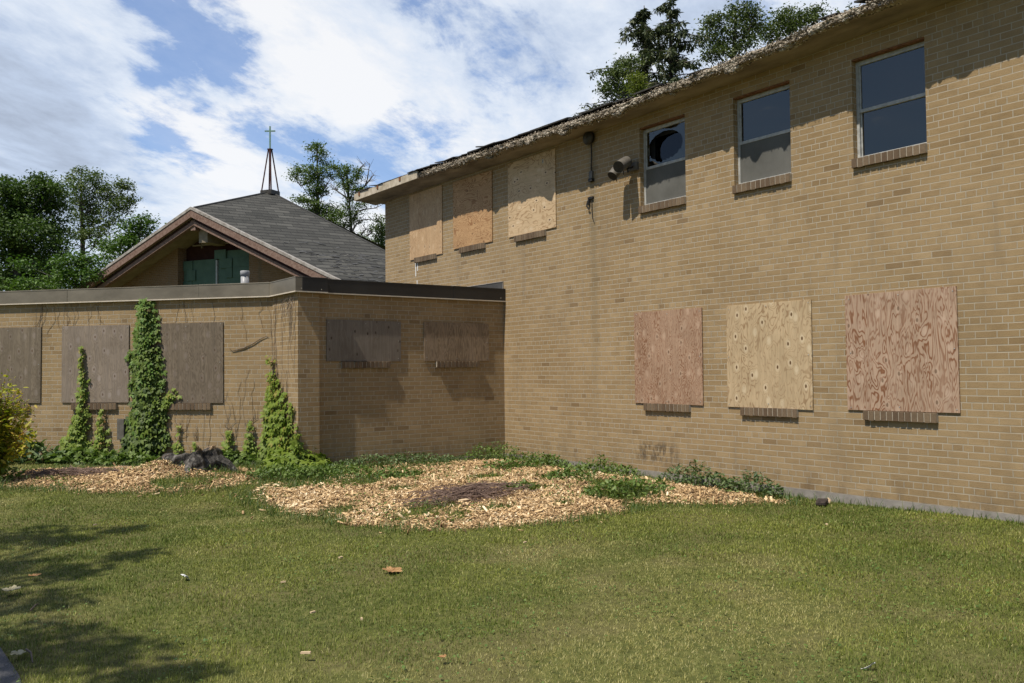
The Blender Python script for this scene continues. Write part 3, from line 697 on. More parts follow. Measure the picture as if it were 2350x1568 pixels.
def glass2():
    nt = mat('inner_glass'); nt.n.remove(nt.bs)
    fr = nt.add('ShaderNodeFresnel'); fr.inputs['IOR'].default_value = 1.6
    gl = nt.add('ShaderNodeBsdfGlossy'); gl.inputs['Roughness'].default_value = 0.02
    tr = nt.add('ShaderNodeBsdfTransparent'); tr.inputs[0].default_value = (.8, .84, .88, 1)
    mxs = nt.add('ShaderNodeMixShader'); nt.l.new(fr.outputs[0], mxs.inputs[0]); nt.l.new(tr.outputs[0], mxs.inputs[1]); nt.l.new(gl.outputs[0], mxs.inputs[2]); nt.l.new(mxs.outputs[0], nt.out.inputs[0]); return nt.mat
M_GLASS2 = glass2()
for i, ((a0, a1), k) in enumerate(zip(WIN, ('broken', 'screen', 'glass'))):
    window(i, a0, a1, k); sill(B2, 'R', a0 - .005, a1 + .01, WZ0 + .003, .10, .042, i)
for i, (a0, a1, zt) in enumerate(((3.275, 4.10, 1.008), (4.912, 5.716, 1.0), (6.53, 7.33, 1.006), (-2.90, -2.10, 3.655), (-1.30, -.50, 3.662), (.36, 1.17, 3.655))):
    sill(B2, 'R', a0, a1, zt, .100, .042, 20 + i)
# metal flashing where the low roof meets this wall
fl = MB(); fl.box(-.012, -.001, .0, 4.13, 2.80, 2.945); fl.build('flashing', M_FLASH, B2)
fl = MB(); fl.tube([(-.012, -.002, 2.60), (-.014, -.004, 2.72), (-.012, .0, 2.86), (-.012, .0, 2.945), (-.012, 4.1, 2.948)], .008, 6); fl.build('sealant_bead', M_CONC, B2)

# ------------------------------------------------------------------ single storey wing
W1 = thing('single_storey_wing', 'low flat roofed tan brick wing with dark metal roof edge joined to the taller building', 'building')
PX = -0.085    # pilaster face
def wing():
    mb = MB()
    Z0, Z1 = -.2, 2.72
    def wq(fr, a0, a1, out, z0, z1, uo=0):
        p0, p1 = wpt(fr, a0, out, z0), wpt(fr, a1, out, z0)
        mb.quad([p0, p1, (p1[0], p1[1], z1), (p0[0], p0[1], z1)], [(a0 + uo, z0), (a1 + uo, z0), (a1 + uo, z1), (a0 + uo, z1)])
    wq('L2', -3.31, 0, 0, .095, Z1)
    mb.quad([(-3.31, PX, Z0), (-3.31, 0, Z0), (-3.31, 0, Z1), (-3.31, PX, Z1)], [(0.02, Z0), (.105, Z0), (.105, Z1), (0.02, Z1)])
    wq('L2', -3.631, -3.31, -PX, Z0, Z1, .10)
    wq('Lb', 0, .881 - PX, 0, Z0, Z1, .06)
    wq('L1', -9, 0, 0, Z0, Z1)
    c = np.array(wpt('L1', -9, 0, 0)[:2])
    mb.quad([(-3, 13.5, Z0), (c[0], c[1], Z0), (c[0], c[1], Z1), (-3, 13.5, Z1)], [(0, Z0), (8, Z0), (8, Z1), (0, Z1)])
    mb.build('wall', M_BRICK, W1)
    f = MB(); f.box(-3.30, -.013, -.011, .5, -.4, .093); f.build('foundation', M_CONC, W1)
    # metal roof edge with lapped seams, one part per run
    zb, zt, T = 2.618, 2.817, .058
    def run(fr, cuts, out0, out1=0.012, zoff=0, m=None):
        m_ = MB()
        for i in range(len(cuts) - 1):
            p = .0025 * (i % 2)
            fbox(m_, fr, cuts[i] + .0015, cuts[i + 1] - .0015, -.10, out0 + p, zb, zt + p + zoff)
            fbox(m_, fr, cuts[i] + .0015, cuts[i + 1] - .0015, -.10, out0 + p + .004, zt - .012 + zoff, zt + .004 + p + zoff)
        return m_.build('roof_edge', m or M_METAL, W1, bevel=.002)
    def drip(fr, a0, a1, out):
        m_ = MB(); fbox(m_, fr, a0, a1, out - .03, out + .008, zb - .016, zb - .0005); return m_.build('drip_edge', M_DRIP, W1)
    # corner joints: Lb offset plane meets L1 offset plane
    k = T * math.tan(math.acos(float(np.dot(FR['L1'][2], FR['Lb'][2]))) / 2)
    run('L1', [-9, -6.5, -3.49, -1.19, -k], T); drip('L1', -9, -k, T)
    run('Lb', [-k + .002, .881 - PX + T], T); drip('Lb', -k + .002, .881 - PX + T, T)
    run('L2', [-3.631 - T + .10, -3.2], -PX + T, m=M_METAL_SHADED); drip('L2', -3.631 - T, -3.2, -PX + T)
    run('L2', [-3.197, -1.02, -.004], T, zoff=-.003, m=M_METAL_SHADED); drip('L2', -3.2, -.004, T)
    # rivets on the roof edge
    for a, z, ot in ((-3.60, 2.655, -PX + T), (-3.30, 2.65, -PX + T), (-.10, 2.66, T + .003)):
        rv = MB(); rv.tube([wpt('L2', a, ot, z), wpt('L2', a, ot + .006, z)], .006, 8); rv.build('rivet', M_DRIP, W1)
    r = MB(); P = [(0, 0), (-3.60, -.06), (-3.60, .90), tuple(np.array(wpt('L1', -9, -.02, 0)[:2])), (-3, 13.4), (0, 12), (0, 4.13)]
    r.quad([(x, y, 2.76) for x, y in P][::-1]); r.build('roof', M_ROOFING, W1)
    for a0, a1, zt_, fr in ((-2.94, -2.14, 1.622, 'L2'), (-1.325, -.512, 1.622, 'L2'), (-5.0, -4.20, 1.02, 'L1'), (-3.43, -2.62, 1.02, 'L1'), (-1.81, -1.0, 1.015, 'L1')):
        sill(W1, fr, a0, a1, zt_, .098, .042, int(a0 * 10))
wing()

# ------------------------------------------------------------------ plywood boards over windows
PL = {}
PL['q1'] = ply_mat('red_brown_plywood', (.40, .265, .175, 1), (.215, .10, .05, 1), 1.0, 34, 1.0, .6, pale=(.58, .42, .30, 1), sx=9, sz=2.2, width=.9)
PL['q2'] = ply_mat('yellow_tan_plywood', (.50, .375, .225, 1), (.25, .15, .07, 1), 5.0, 24, .85, 1.2, pale=(.66, .54, .36, 1), knotcol=(.13, .07, .03, 1), sx=4.5, sz=1.7, width=1.35)
PL['q3'] = ply_mat('bold_red_plywood', (.425, .295, .205, 1), (.215, .095, .045, 1), 9.0, 30, 1.0, .55, pale=(.58, .43, .32, 1), sx=5.5, sz=1.4, width=.85)
PL['p1'] = ply_mat('pale_orange_plywood', (.54, .365, .205, 1), (.31, .17, .075, 1), 12.0, 40, .8, .5, pale=(.66, .50, .32, 1), sx=8, sz=1.3, width=1.0)
PL['p2'] = ply_mat('orange_plywood', (.48, .295, .145, 1), (.25, .115, .045, 1), 17.0, 34, .9, .5, horiz=True, sx=3.6, sz=1.3, width=1.15)
PL['p3'] = ply_mat('light_swirled_plywood', (.58, .425, .255, 1), (.30, .175, .08, 1), 23.0, 24, .85, .8, pale=(.68, .54, .36, 1), horiz=True, sx=3.0, sz=1.4, width=1.4)
GREY = dict(weather=.75, wcol=(.115, .092, .066, 1))
PL['s1'] = ply_mat('grey_plywood_a', (.255, .205, .145, 1), (.12, .088, .058, 1), 31.0, 26, .6, .9, pale=(.34, .28, .235, 1), **GREY)
PL['s2'] = ply_mat('grey_plywood_b', (.30, .24, .18, 1), (.15, .115, .08, 1), 37.0, 22, .5, 1.2, pale=(.40, .335, .29, 1), weather=.55, wcol=(.17, .142, .122, 1))
PL['s3'] = ply_mat('grey_plywood_c', (.24, .19, .135, 1), (.105, .077, .052, 1), 43.0, 24, .75, .8, pale=(.31, .25, .21, 1), **GREY)
PL['r1'] = ply_mat('dark_grey_plywood', (.26, .225, .185, 1), (.17, .14, .11, 1), 51.0, 12, .6, 1.1, weather=.8, wcol=(.15, .122, .095, 1), knotcol=(.05, .03, .02, 1))
PL['r2'] = ply_mat('brown_grey_plywood', (.32, .235, .15, 1), (.18, .125, .075, 1), 57.0, 18, .9, .35, weather=.45, wcol=(.22, .18, .145, 1))
def board(key, fr, ac, zc, wd, ht, label, tilt=0.0, out=.004, name='plywood_board', group=None, notch=None, sticker=False):
    x, y, z = wpt(fr, ac, out, zc)
    me_b = MB(); me_b.box(-wd / 2, wd / 2, -.0145, 0, -ht / 2, ht / 2)
    o = me_b.build(name, [PL[key]], None, (x, y, z), frz(fr)); o.rotation_euler = (0, R(tilt), frz(fr))
    tag(o, label, 'board', group)
    md = o.modifiers.new('bevel', 'BEVEL'); md.width = .0015; md.segments = 1
    # screws
    rs = random.Random(key)
    for sx_ in (-1, 0, 1):
        for sz_ in (-1, 0, 1):
            if sx_ == 0 and sz_ == 0: continue
            a, b = sx_ * (wd / 2 - .04) + rs.uniform(-.015, .015), sz_ * (ht / 2 - .04) + rs.uniform(-.015, .015)
            s = MB(); s.tube([(a, -.0145, b), (a, -.0185, b)], .006, 6); s.build('screw', M_WFRAME, o)
    if sticker:
        t = MB(); t.box(.30, .335, -.0155, -.0146, .44, .50); t.build('sticker', M_WFRAME, o)
        t = MB(); t.box(.312, .324, -.0158, -.0156, .452, .49); t.build('sticker_mark', M_FLASH, o)
    return o
GB = 'plywood boards over the windows'
board('q1', 'R', 3.705, 1.622, 1.218, 1.238, 'reddish plywood board over the lower storey window nearest the inner corner', .2, group=GB)
board('q2', 'R', 5.31, 1.612, 1.205, 1.235, 'yellowish tan plywood board with dark knots between two reddish boards', .2, group=GB)
board('q3', 'R', 6.942, 1.624, 1.205, 1.228, 'large bold grained red plywood board at the right end of the lower row', -.2, group=GB)
board('p1', 'R', -2.50, 4.265, 1.20, 1.275, 'pale plywood board on the upper storey nearest the far end of the wall', .0, group=GB)
board('p2', 'R', -.90, 4.262, 1.225, 1.215, 'deep orange plywood board on the upper storey between two paler boards', .3, group=GB)
board('p3', 'R', .80, 4.267, 1.24, 1.222, 'pale swirly grained plywood board with small sticker on the upper storey beside the bell', -.1, group=GB, sticker=True)
board('s1', 'L1', -4.61, 1.634, 1.22, 1.21, 'grey weathered plywood board cut off by the left edge of the photo behind yellow shrub', .2, group=GB)
board('s2', 'L1', -3.017, 1.636, 1.20, 1.208, 'grey weathered plywood board with small vine climbing its middle', 0, group=GB)
board('s3', 'L1', -1.417, 1.632, 1.222, 1.226, 'grey weathered plywood board just right of the tall leafy vine', -.2, group=GB)
board('r1', 'L2', -2.555, 1.928, 1.218, .606, 'short wide dark plywood board with black knots nearest the brick pilaster', .2, group=GB)
board('r2', 'L2', -.928, 1.931, 1.222, .606, 'short wide brown plywood board nearest the inner corner of the wing', .1, group=GB)

# ------------------------------------------------------------------ wall fittings
M_LAMP = simple('grey_lamp_paint', (.10, .09, .075, 1), (.17, .155, .13, 1), 14.0, rough=.5)
M_BLACK = simple('black_metal', (.012, .011, .010, 1), (.035, .032, .028, 1), 12.0, rough=.5)
M_IRON = simple('dark_bell_metal', (.03, .027, .022, 1), (.07, .062, .05, 1), 12.0, rough=.45)
def fittings():
    pl = at_x(1456.5, 384, -.01)
    t = thing('security_light', 'twin bullet security light with grey cylinder shades mounted beside the broken window', 'light', (0, pl[1], pl[2]))
    L = lambda p: (p[0], p[1] - pl[1], p[2] - pl[2])
    mb = MB(); mb.box(-.05, -.001, -.075, .075, -.052, .062); mb.build('mounting_box', M_LAMP, t, bevel=.006)
    kn = Vector(L(at_x(1441, 388, -.17)))
    a = MB(); a.tube([(-.05, .0, .0), tuple(kn + Vector((.02, 0, .01)))], .012, 8); a.tube([tuple(kn + Vector((0, 0, -.05))), tuple(kn + Vector((0, 0, .02)))], .012, 8); a.build('arm', M_BLACK, t)
    for (op, re, r0) in (((1419.5, 383.5, -.36), (1438.5, 371.5, -.13), .080), ((1405, 404.5, -.30), (1420.5, 384, -.17), .072)):
        f_ = Vector(L(at_x(*op))); b_ = Vector(L(at_x(*re))); d = (f_ - b_).normalized()
        s = MB(); s.tube([b_ - d * .03, b_ - d * .02, b_, b_ + d * .05, f_], [r0 * .55, r0 * .85, r0 * .98, r0, r0 * 1.02], 28, cap=False)
        s.tube([f_, f_ - d * .06, b_ + d * .02], [r0 * .96, r0 * .93, r0 * .5], 28, 1, cap=True)
        s.tube([f_ + d * .0005, f_ - d * .004], [r0 * 1.02, r0 * .955], 28, 0, cap=False)
        o = s.build('lamp_shade', [M_LAMP, M_BLACK], t, smooth=True)
        md = o.modifiers.new('es', 'EDGE_SPLIT'); md.split_angle = R(50)
        k = MB(); k.tube([b_ - d * .02, tuple(kn)], .014, 8); k.build('swivel', M_BLACK, t)
        hk = MB(); mid_ = (f_ + b_) / 2 + Vector((0, 0, -r0)); hk.tube([mid_ + Vector((.01, 0, .01)), mid_ + Vector((.012, -.004, -.05)), mid_ + Vector((.0, -.02, -.065))], .006, 6); hk.build('clip', M_BLACK, t)
    b = at_x(1350.5, 291, -.05); b[2] = 4.85
    t = thing('wall_bell', 'round black alarm bell high under the eave with thin cable running down', 'bell', (0, b[1], b[2]))
    mb = MB(); mb.tube([(-.001, 0, 0), (-.045, 0, 0), (-.05, 0, 0)], [.075, .075, .06], 24); mb.build('backplate', M_BLACK, t, smooth=False)
    prof = [(-.05, .102), (-.06, .104), (-.085, .094), (-.10, .07), (-.108, .035), (-.11, .012)]
    mb = MB(); mb.tube([(p[0], 0, 0) for p in prof], [p[1] for p in prof], 32); mb.build('gong', M_IRON, t, smooth=True)
    mb = MB(); mb.tube([(-.11, 0, 0), (-.122, 0, 0)], [.014, .012], 12); mb.build('nut', M_LAMP, t)
    j = at_x(1357.5, 402, -.01); zz = j[2] - b[2]; yy = j[1] - b[1]
    mb = MB(); mb.tube([(-.012, -.01, -.06), (-.010, -.012, -.3), (-.012, yy * .8, zz * .7), (-.014, yy, zz + .06)], .007, 6); mb.build('cable', M_BLACK, t)
    mb = MB(); mb.box(-.035, -.001, yy - .035, yy + .035, zz - .05, zz + .055); mb.build('junction_box', M_LAMP, t, bevel=.004)
    mb = MB(); mb.box(-.055, -.001, yy - .05, yy + .03, zz - .10, zz - .055); mb.build('cable_clamp', M_BLACK, t, bevel=.004)
    c = at_x(1356, 457, -.01); e = at_x(1364, 509, -.01)
    t = thing('broken_bracket', 'small rusty broken bracket with a loose cord hanging on the sunlit brick below the bell', 'bracket', (0, c[1], c[2]))
    mb = MB(); mb.box(-.03, -.001, -.06, .05, .0, .03); mb.box(-.028, -.004, .02, .05, -.09, .0); mb.tube([(-.03, .045, -.02), (-.05, .05, -.10), (-.03, .02, -.15)], .012, 6); mb.build('bracket', M_BLACK, t)
    dy, dz = e[1] - c[1], e[2] - c[2]
    mb = MB(); mb.tube([(-.01, -.02, 0), (-.012, dy * .3, dz * .5), (-.012, dy * .5, dz * .85), (-.02, dy, dz)], .0055, 6); mb.build('cord', M_BLACK, t)
    # mortar drip under the far sill
    mb = MB(); rs = random.Random(2)
    for (y_, z0, z1, w_) in ((2.90, 3.30, 3.56, .014), (2.83, 3.40, 3.55, .012), (2.85, 3.10, 3.22, .012), (2.62, 2.99, 3.06, .012), (2.45, 2.97, 3.01, .012)):
        mb.box(-.003, .001, y_ - w_, y_ + w_, z0, z1)
    mb.build('white_drip_stain', simple('lime_stain', (.62, .62, .58, 1), (.8, .8, .78, 1), 8.0), B2)
fittings()
def pvc():
    p = at(562, 622, 15.6)
    t = thing('vent_pipe', 'short white plastic vent pipe with cap on the flat roof before the green panels', 'pipe', (p[0], p[1], 2.76))
    M = simple('grey_white_plastic', (.30, .30, .30, 1), (.38, .38, .38, 1), 5.0, rough=.4)
    h = p[2] - 2.76
    mb = MB(); mb.tube([(0, 0, 0), (0, 0, h - .085)], .070, 24); mb.build('pipe', M, t, smooth=False)
    mb = MB(); mb.tube([(0, 0, h - .09), (0, 0, h - .088), (0, 0, h - .01), (0, 0, h)], [.070, .079, .079, .072], 24); mb.build('cap', M, t)
    for c in t.children:
        c.data.polygons.foreach_set('use_smooth', [len(p_.vertices) == 4 for p_ in c.data.polygons])
pvc()

# ------------------------------------------------------------------ chapel behind
def chapel():
    A0 = np.array([0.9545, 20.8576, 7.5166]); psi = -1.035
    t = thing('chapel', 'brick chapel with grey shingled roof, peeling pink brown gable boards and green panels', 'church', tuple(A0 * [1, 1, 0]), psi)
    H = A0[2]; s = .466
    # local: x along gable (right), y into the building, z absolute
    M_RF = None
    nt = mat('grey_slate_shingles'); uv = uvc(nt)
    b = nt.add('ShaderNodeTexBrick'); nt.put(b.inputs['Vector'], nt.vmath('ADD', uv, (50, 50, 0))); b.offset = .5
    wob = nt.noise(uv, 3.0, 3.0)
    nt.put(b.inputs['Vector'], nt.comb(nt.math('ADD', nt.sep(uv)[0], 50.0), nt.math('ADD', nt.sep(uv)[1], nt.math('ADD', nt.math('MULTIPLY', nt.noise(uv, 2.2, 3.0), .07), 50.0))))
    b.inputs['Color1'].default_value = (0, 0, 0, 1); b.inputs['Color2'].default_value = (1, 1, 1, 1); b.inputs['Mortar'].default_value = (.5, .5, .5, 1); b.inputs['Scale'].default_value = 1
    b.inputs['Brick Width'].default_value = .62; b.inputs['Row Height'].default_value = .30; b.inputs['Mortar Size'].default_value = .007; b.inputs['Mortar Smooth'].default_value = .3
    col = nt.ramp(b.outputs['Color'], [(0, (.050, .050, .044, 1)), (.5, (.070, .069, .061, 1)), (1, (.094, .092, .081, 1))])
    big = nt.noise(uv, .7, 5.0, .65)
    col = nt.mix(1.0, col, nt.ramp(big, [(.3, (.75, .75, .75, 1)), (.7, (1.2, 1.2, 1.2, 1))]), 'MULTIPLY')
    vv = nt.math('ADD', nt.sep(uv)[1], nt.math('ADD', nt.math('MULTIPLY', nt.noise(uv, 2.2, 3.0), .07), 50.0))
    saw = nt.math('FRACT', nt.math('DIVIDE', vv, .30))
    col = nt.mix(b.outputs['Fac'], col, (.022, .022, .022, 1))
    edge = nt.rng(saw, .0, .34, .95, 0.0)
    col = nt.mix(edge, col, (.02, .02, .02, 1))
    nt.put(nt.bs.inputs['Base Color'], col); nt.bs.inputs['Roughness'].default_value = .9
    h = nt.math('ADD', nt.math('MULTIPLY', nt.math('SUBTRACT', 1.0, saw), 1.0), nt.math('MULTIPLY', b.outputs['Fac'], -1.0))
    h = nt.math('ADD', h, nt.noise(uv, 40.0, 3.0))
    nt.put(nt.bs.inputs['Normal'], nt.bump(h, 1.0, .02)); M_RF = nt.mat
    P0 = (0, 4.44, H + 1.41); AP = (0, 0, H); RL = 8.8; HE = (11.1, 3.34, H - s * RL); EV = (RL, 0, H - s * RL)
    r = MB()
    def face(pts):
        P = [Vector(p) for p in pts]; n = (P[1] - P[0]).cross(P[2] - P[0]).normalized()
        if n.z < 0: n = -n
        hx = n.cross(Vector((0, 0, 1))).normalized(); hy = n.cross(hx)
        if hy.z < 0: hy = -hy
        r.quad(pts, [((q - P[0]).dot(hx), (q - P[0]).dot(hy)) for q in P])
    def mir(p, sx, sy): return (p[0] * sx, p[1] if sy > 0 else 8.88 - p[1], p[2])
    for sx in (1, -1):
        for sy in (1, -1):
            q = [mir(p, sx, sy) for p in (AP, EV, HE, P0)]
            face(q if sx * sy > 0 else q[::-1])
    roof = r.build('roof', M_RF, t)
    # hip and ridge caps
    c = MB(); c.tube([P0, HE], .045, 6); c.tube([P0, mir(HE, -1, 1)], .045, 6); c.tube([(0, .12, H + .04), P0], .045, 6); c.build('ridge_cap', M_ROOFC, roof)
    # curled and missing shingles low on the right slope
    P, Q, Rr = Vector(AP), Vector(P0), Vector(EV); n = (Q - P).cross(Rr - P).normalized(); n = n if n.z > 0 else -n
    hx = n.cross(Vector((0, 0, 1))).normalized(); hx = hx if hx.x > 0 else -hx; hy = n.cross(hx); hy = -hy if hy.z < 0 else hy
    rs = random.Random(8); f = MB(); cnt = 0
    for k in range(260):
        e_ = rs.uniform(2.2, 8.3); y_ = rs.uniform(.5, 3.4)
        zc = P.z + (-(n.x * (e_ - P.x) + n.y * (y_ - P.y)) / n.z); pc = Vector((e_, y_, zc))
        d = (pc.z - (H - 1.75))
        if d > .5 or (d > .0 and rs.random() < .8): continue
        wd, hh = rs.uniform(.12, .34), rs.uniform(.05, .11); an = rs.gauss(0, .25)
        ux = (hx * math.cos(an) + hy * math.sin(an)); uy = (hy * math.cos(an) - hx * math.sin(an)); li = rs.uniform(.006, .024)
        p4 = [pc - ux * wd / 2 + n * (.006 + li), pc + ux * wd / 2 + n * (.006 + li * rs.random()), pc + ux * wd / 2 + uy * hh + n * .008, pc - ux * wd / 2 + uy * hh + n * .008]
        f.quad([tuple(q) for q in p4]); f.quad([tuple(q - n * .006) for q in p4][::-1]); f.quad([tuple(q) for q in (p4[0] - n * .006, p4[1] - n * .006, p4[1], p4[0])]); cnt += 1
    tag(f.build('curled_shingles', M_CURL, roof), kind='stuff')
    # wall with central bay
    WZ = 0.0; YW = 1.0
    under = lambda x: H - .30 - s * abs(x)
    mb = MB()
    def gq(x0, x1, y, z0=0.0):
        mb.quad([(x0, y, z0), (x1, y, z0), (x1, y, under(x1)), (x0, y, under(x0))], [(x0, z0), (x1, z0), (x1, under(x1)), (x0, under(x0))])
    gq(-8.4, -1.62, YW); gq(1.78, 8.4, YW)
    mb.quad([(-1.62, YW, 0), (-1.62, YW + .5, 0), (-1.62, YW + .5, under(1.62)), (-1.62, YW, under(1.62))], [(0, 0), (.5, 0), (.5, 6.3), (0, 6.3)])
    mb.quad([(1.78, YW + .5, 0), (1.78, YW, 0), (1.78, YW, under(1.78)), (1.78, YW + .5, under(1.78))], [(0, 0), (.5, 0), (.5, 6.3), (0, 6.3)])
    mb.build('wall', M_BRICK_CH, t)
    mr = simple('dark_maroon_siding', (.030, .010, .007, 1), (.055, .020, .014, 1), 5.0)
    g = MB(); g.quad([(-1.62, YW + .45, 0), (1.78, YW + .45, 0), (1.78, YW + .45, under(1.78)), (0, YW + .45, under(0)), (-1.62, YW + .45, under(1.62))]); g.build('recessed_siding', mr, t)
    # green panels, each sheet its own depth
    gm = simple('faded_green_panel', (.062, .112, .074, 1), (.088, .150, .100, 1), 3.0, rough=.6)
    y0 = YW + .28
    for (x0, x1, z0, z1, dp) in ((-1.58, .0, 4.0, 5.80, 0), (-1.58, -1.13, 5.42, 5.78, -.035), (-1.40, -.98, 5.02, 5.42, -.05), (-1.60, -1.17, 4.3, 5.0, -.02),
                                 (.10, 1.74, 4.0, 6.08, .004), (-.04, .50, 5.78, 6.12, -.06), (.22, .78, 5.42, 5.78, -.05), (.50, .78, 5.05, 5.415, -.04), (.80, 1.73, 5.44, 5.80, -.012), (.80, 1.73, 5.05, 5.425, -.012)):
        p = MB(); p.box(x0, x1, y0 + dp, y0 + dp + .03, z0, z1); p.build('green_panel', gm, t)
    tm = simple('cream_window_trim', (.20, .16, .11, 1), (.29, .24, .17, 1), 6.0)
    p = MB(); p.box(.015, .085, y0 - .05, y0 + .06, 3.9, 5.75); p.build('mullion', M_WFRAME, t)
    for (x0, x1, z0, z1) in ((-1.15, 1.2, 6.34, 6.39), (-.72, -.68, 6.25, 6.62), (-.72, -.1, 6.50, 6.53), (-.14, -.11, 6.36, 6.72)):
        p = MB(); p.box(x0, x1, y0 - .02, y0 + .04, z0, z1); p.build('clerestory_trim', tm, t)
    p = MB(); p.box(.02, .42, .35, YW + .3, 6.28, 6.95); p.build('beam_end', tm, t)
    p = MB(); p.box(-.16, .06, .12, YW + .3, 6.72, 7.1); p.build('ridge_beam', M_PINK, t)
    # bargeboards in two tiers, metal strip on top, sloping soffit
    def rake(x0, x1, off0, off1, y_0, y_1, m_, name, par=t):
        b_ = MB()
        for sx in (1, -1):
            P = []
            for x in (x0, x1):
                for (o_, yy) in ((off0, y_0), (off1, y_0), (off1, y_1), (off0, y_1)): P.append((x * sx, yy, H - s * x - o_))
            fs = [(0, 4, 5, 1), (1, 5, 6, 2), (2, 6, 7, 3), (3, 7, 4, 0), (0, 1, 2, 3), (4, 7, 6, 5)]
            for f_ in fs:
                q = [P[i] for i in f_]; b_.quad(q if sx < 0 else q[::-1])
        return b_.build(name, m_, par)
    rake(0, 8.9, -.045, .055, -.07, .30, M_STRIP, 'metal_rake_strip')
    rake(0, 8.9, .055, .33, -.045, .10, M_PINK, 'bargeboard')
    rake(0, 8.85, .33, .47, .16, .24, M_MARO, 'shadow_board')
    rake(0, 8.8, .45, .61, .08, .26, M_PINK, 'lower_bargeboard')
    b_ = MB()
    for sx in (1, -1):
        b_.quad([(0, .24, H - .47), (8.8 * sx, .24, H - .47 - s * 8.8), (8.8 * sx, YW + .5, H - .47 - s * 8.8), (0, YW + .5, H - .47)])
    b_.build('soffit', M_SOFCH, t)
    # open steel steeple
    st = thing('steeple', None, None); st.name = 'steeple'
    bs_ = MB(); bs_.box(-.28, .28, -.28, .28, -.16, .02); so = bs_.build('steeple', M_IRON, t, (0, 4.44, H + 1.43)); so.rotation_euler = (0, 0, 0)
    bpy.data.objects.remove(st)
    zt = 10.70 - (H + 1.43)
    for sx, sy in ((1, 1), (1, -1), (-1, 1), (-1, -1)):
        l = MB(); l.tube([(.245 * sx, .245 * sy, -.05), (.045 * sx, .045 * sy, zt)], .030, 6); l.build('leg', M_STEEL, so)
    l = MB(); l.box(-.085, .085, -.085, .085, zt - .02, zt + .02); l.tube([(0, 0, zt - .5), (0, 0, zt)], .05, 8); l.build('collar', M_STEEL, so)
    cr = MB(); cz = 11.66 - (H + 1.43); rz = R(59.3 - 36.1)
    M = Matrix.Rotation(rz, 4, 'Z'); cr.box(-.027, .027, -.027, .027, zt, cz, 0, M); cr.box(-.215, .215, -.0255, .0255, cz - .225, cz - .175, 0, M); cr.build('cross', M_COPPER, so)
M_ROOFC = simple('dark_ridge_cap', (.035, .035, .034, 1), (.065, .065, .062, 1), 8.0)
M_CURL = simple('curled_shingle', (.05, .05, .05, 1), (.10, .10, .098, 1), 5.0)
M_PINK = simple('peeling_pink_brown_paint', (.15, .085, .062, 1), (.27, .185, .145, 1), 14.0, bumps=.002)
M_MARO = simple('maroon_board', (.06, .025, .02, 1), (.10, .045, .036, 1), 9.0)
M_STRIP = simple('weathered_rake_metal', (.22, .19, .16, 1), (.46, .43, .39, 1), 7.0)
M_SOFCH = simple('cream_soffit', (.20, .155, .105, 1), (.29, .235, .17, 1), 3.0)
M_STEEL = simple('maroon_steel', (.05, .018, .015, 1), (.09, .035, .03, 1), 10.0)
M_COPPER = simple('green_copper', (.14, .26, .19, 1), (.22, .34, .26, 1), 10.0)
chapel()

# ------------------------------------------------------------------ leaves
LEAF_V = np.array([(0, 0, 0), (.5, .28, .10), (1, 0, -.06), (.5, -.28, .10)]); LEAF_F = [np.array([(0, 1, 2), (0, 2, 3)])]
LEAF6_V = np.array([(0, 0, 0), (.30, .22, .05), (.70, .20, .03), (1, 0, -.10), (.70, -.20, .03), (.30, -.22, .05), (.5, 0, -.02)])
LEAF6_F = [np.array([(0, 1, 6), (1, 2, 6), (2, 3, 6), (3, 4, 6), (4, 5, 6), (5, 0, 6)])]
def palmate():
    V, F = [], []
    for an, sc in ((0, 1.0), (48, .88), (-48, .88), (98, .66), (-98, .66)):
        c, s_ = math.cos(R(an)), math.sin(R(an)); b = len(V)
        q = np.array([(0, 0, 0), (.45, .20, .05), (.75, .17, .02), (1, 0, -.12), (.75, -.17, .02), (.45, -.20, .05)]) * sc
        for p in q: V.append((p[0] * c - p[1] * s_, p[0] * s_ + p[1] * c, p[2]))
        F += [(b, b + 1, b + 5), (b + 1, b + 2, b + 4), (b + 1, b + 4, b + 5), (b + 2, b + 3, b + 4)]
    return np.array(V), [np.array(F)]
PALM_V, PALM_F = palmate()

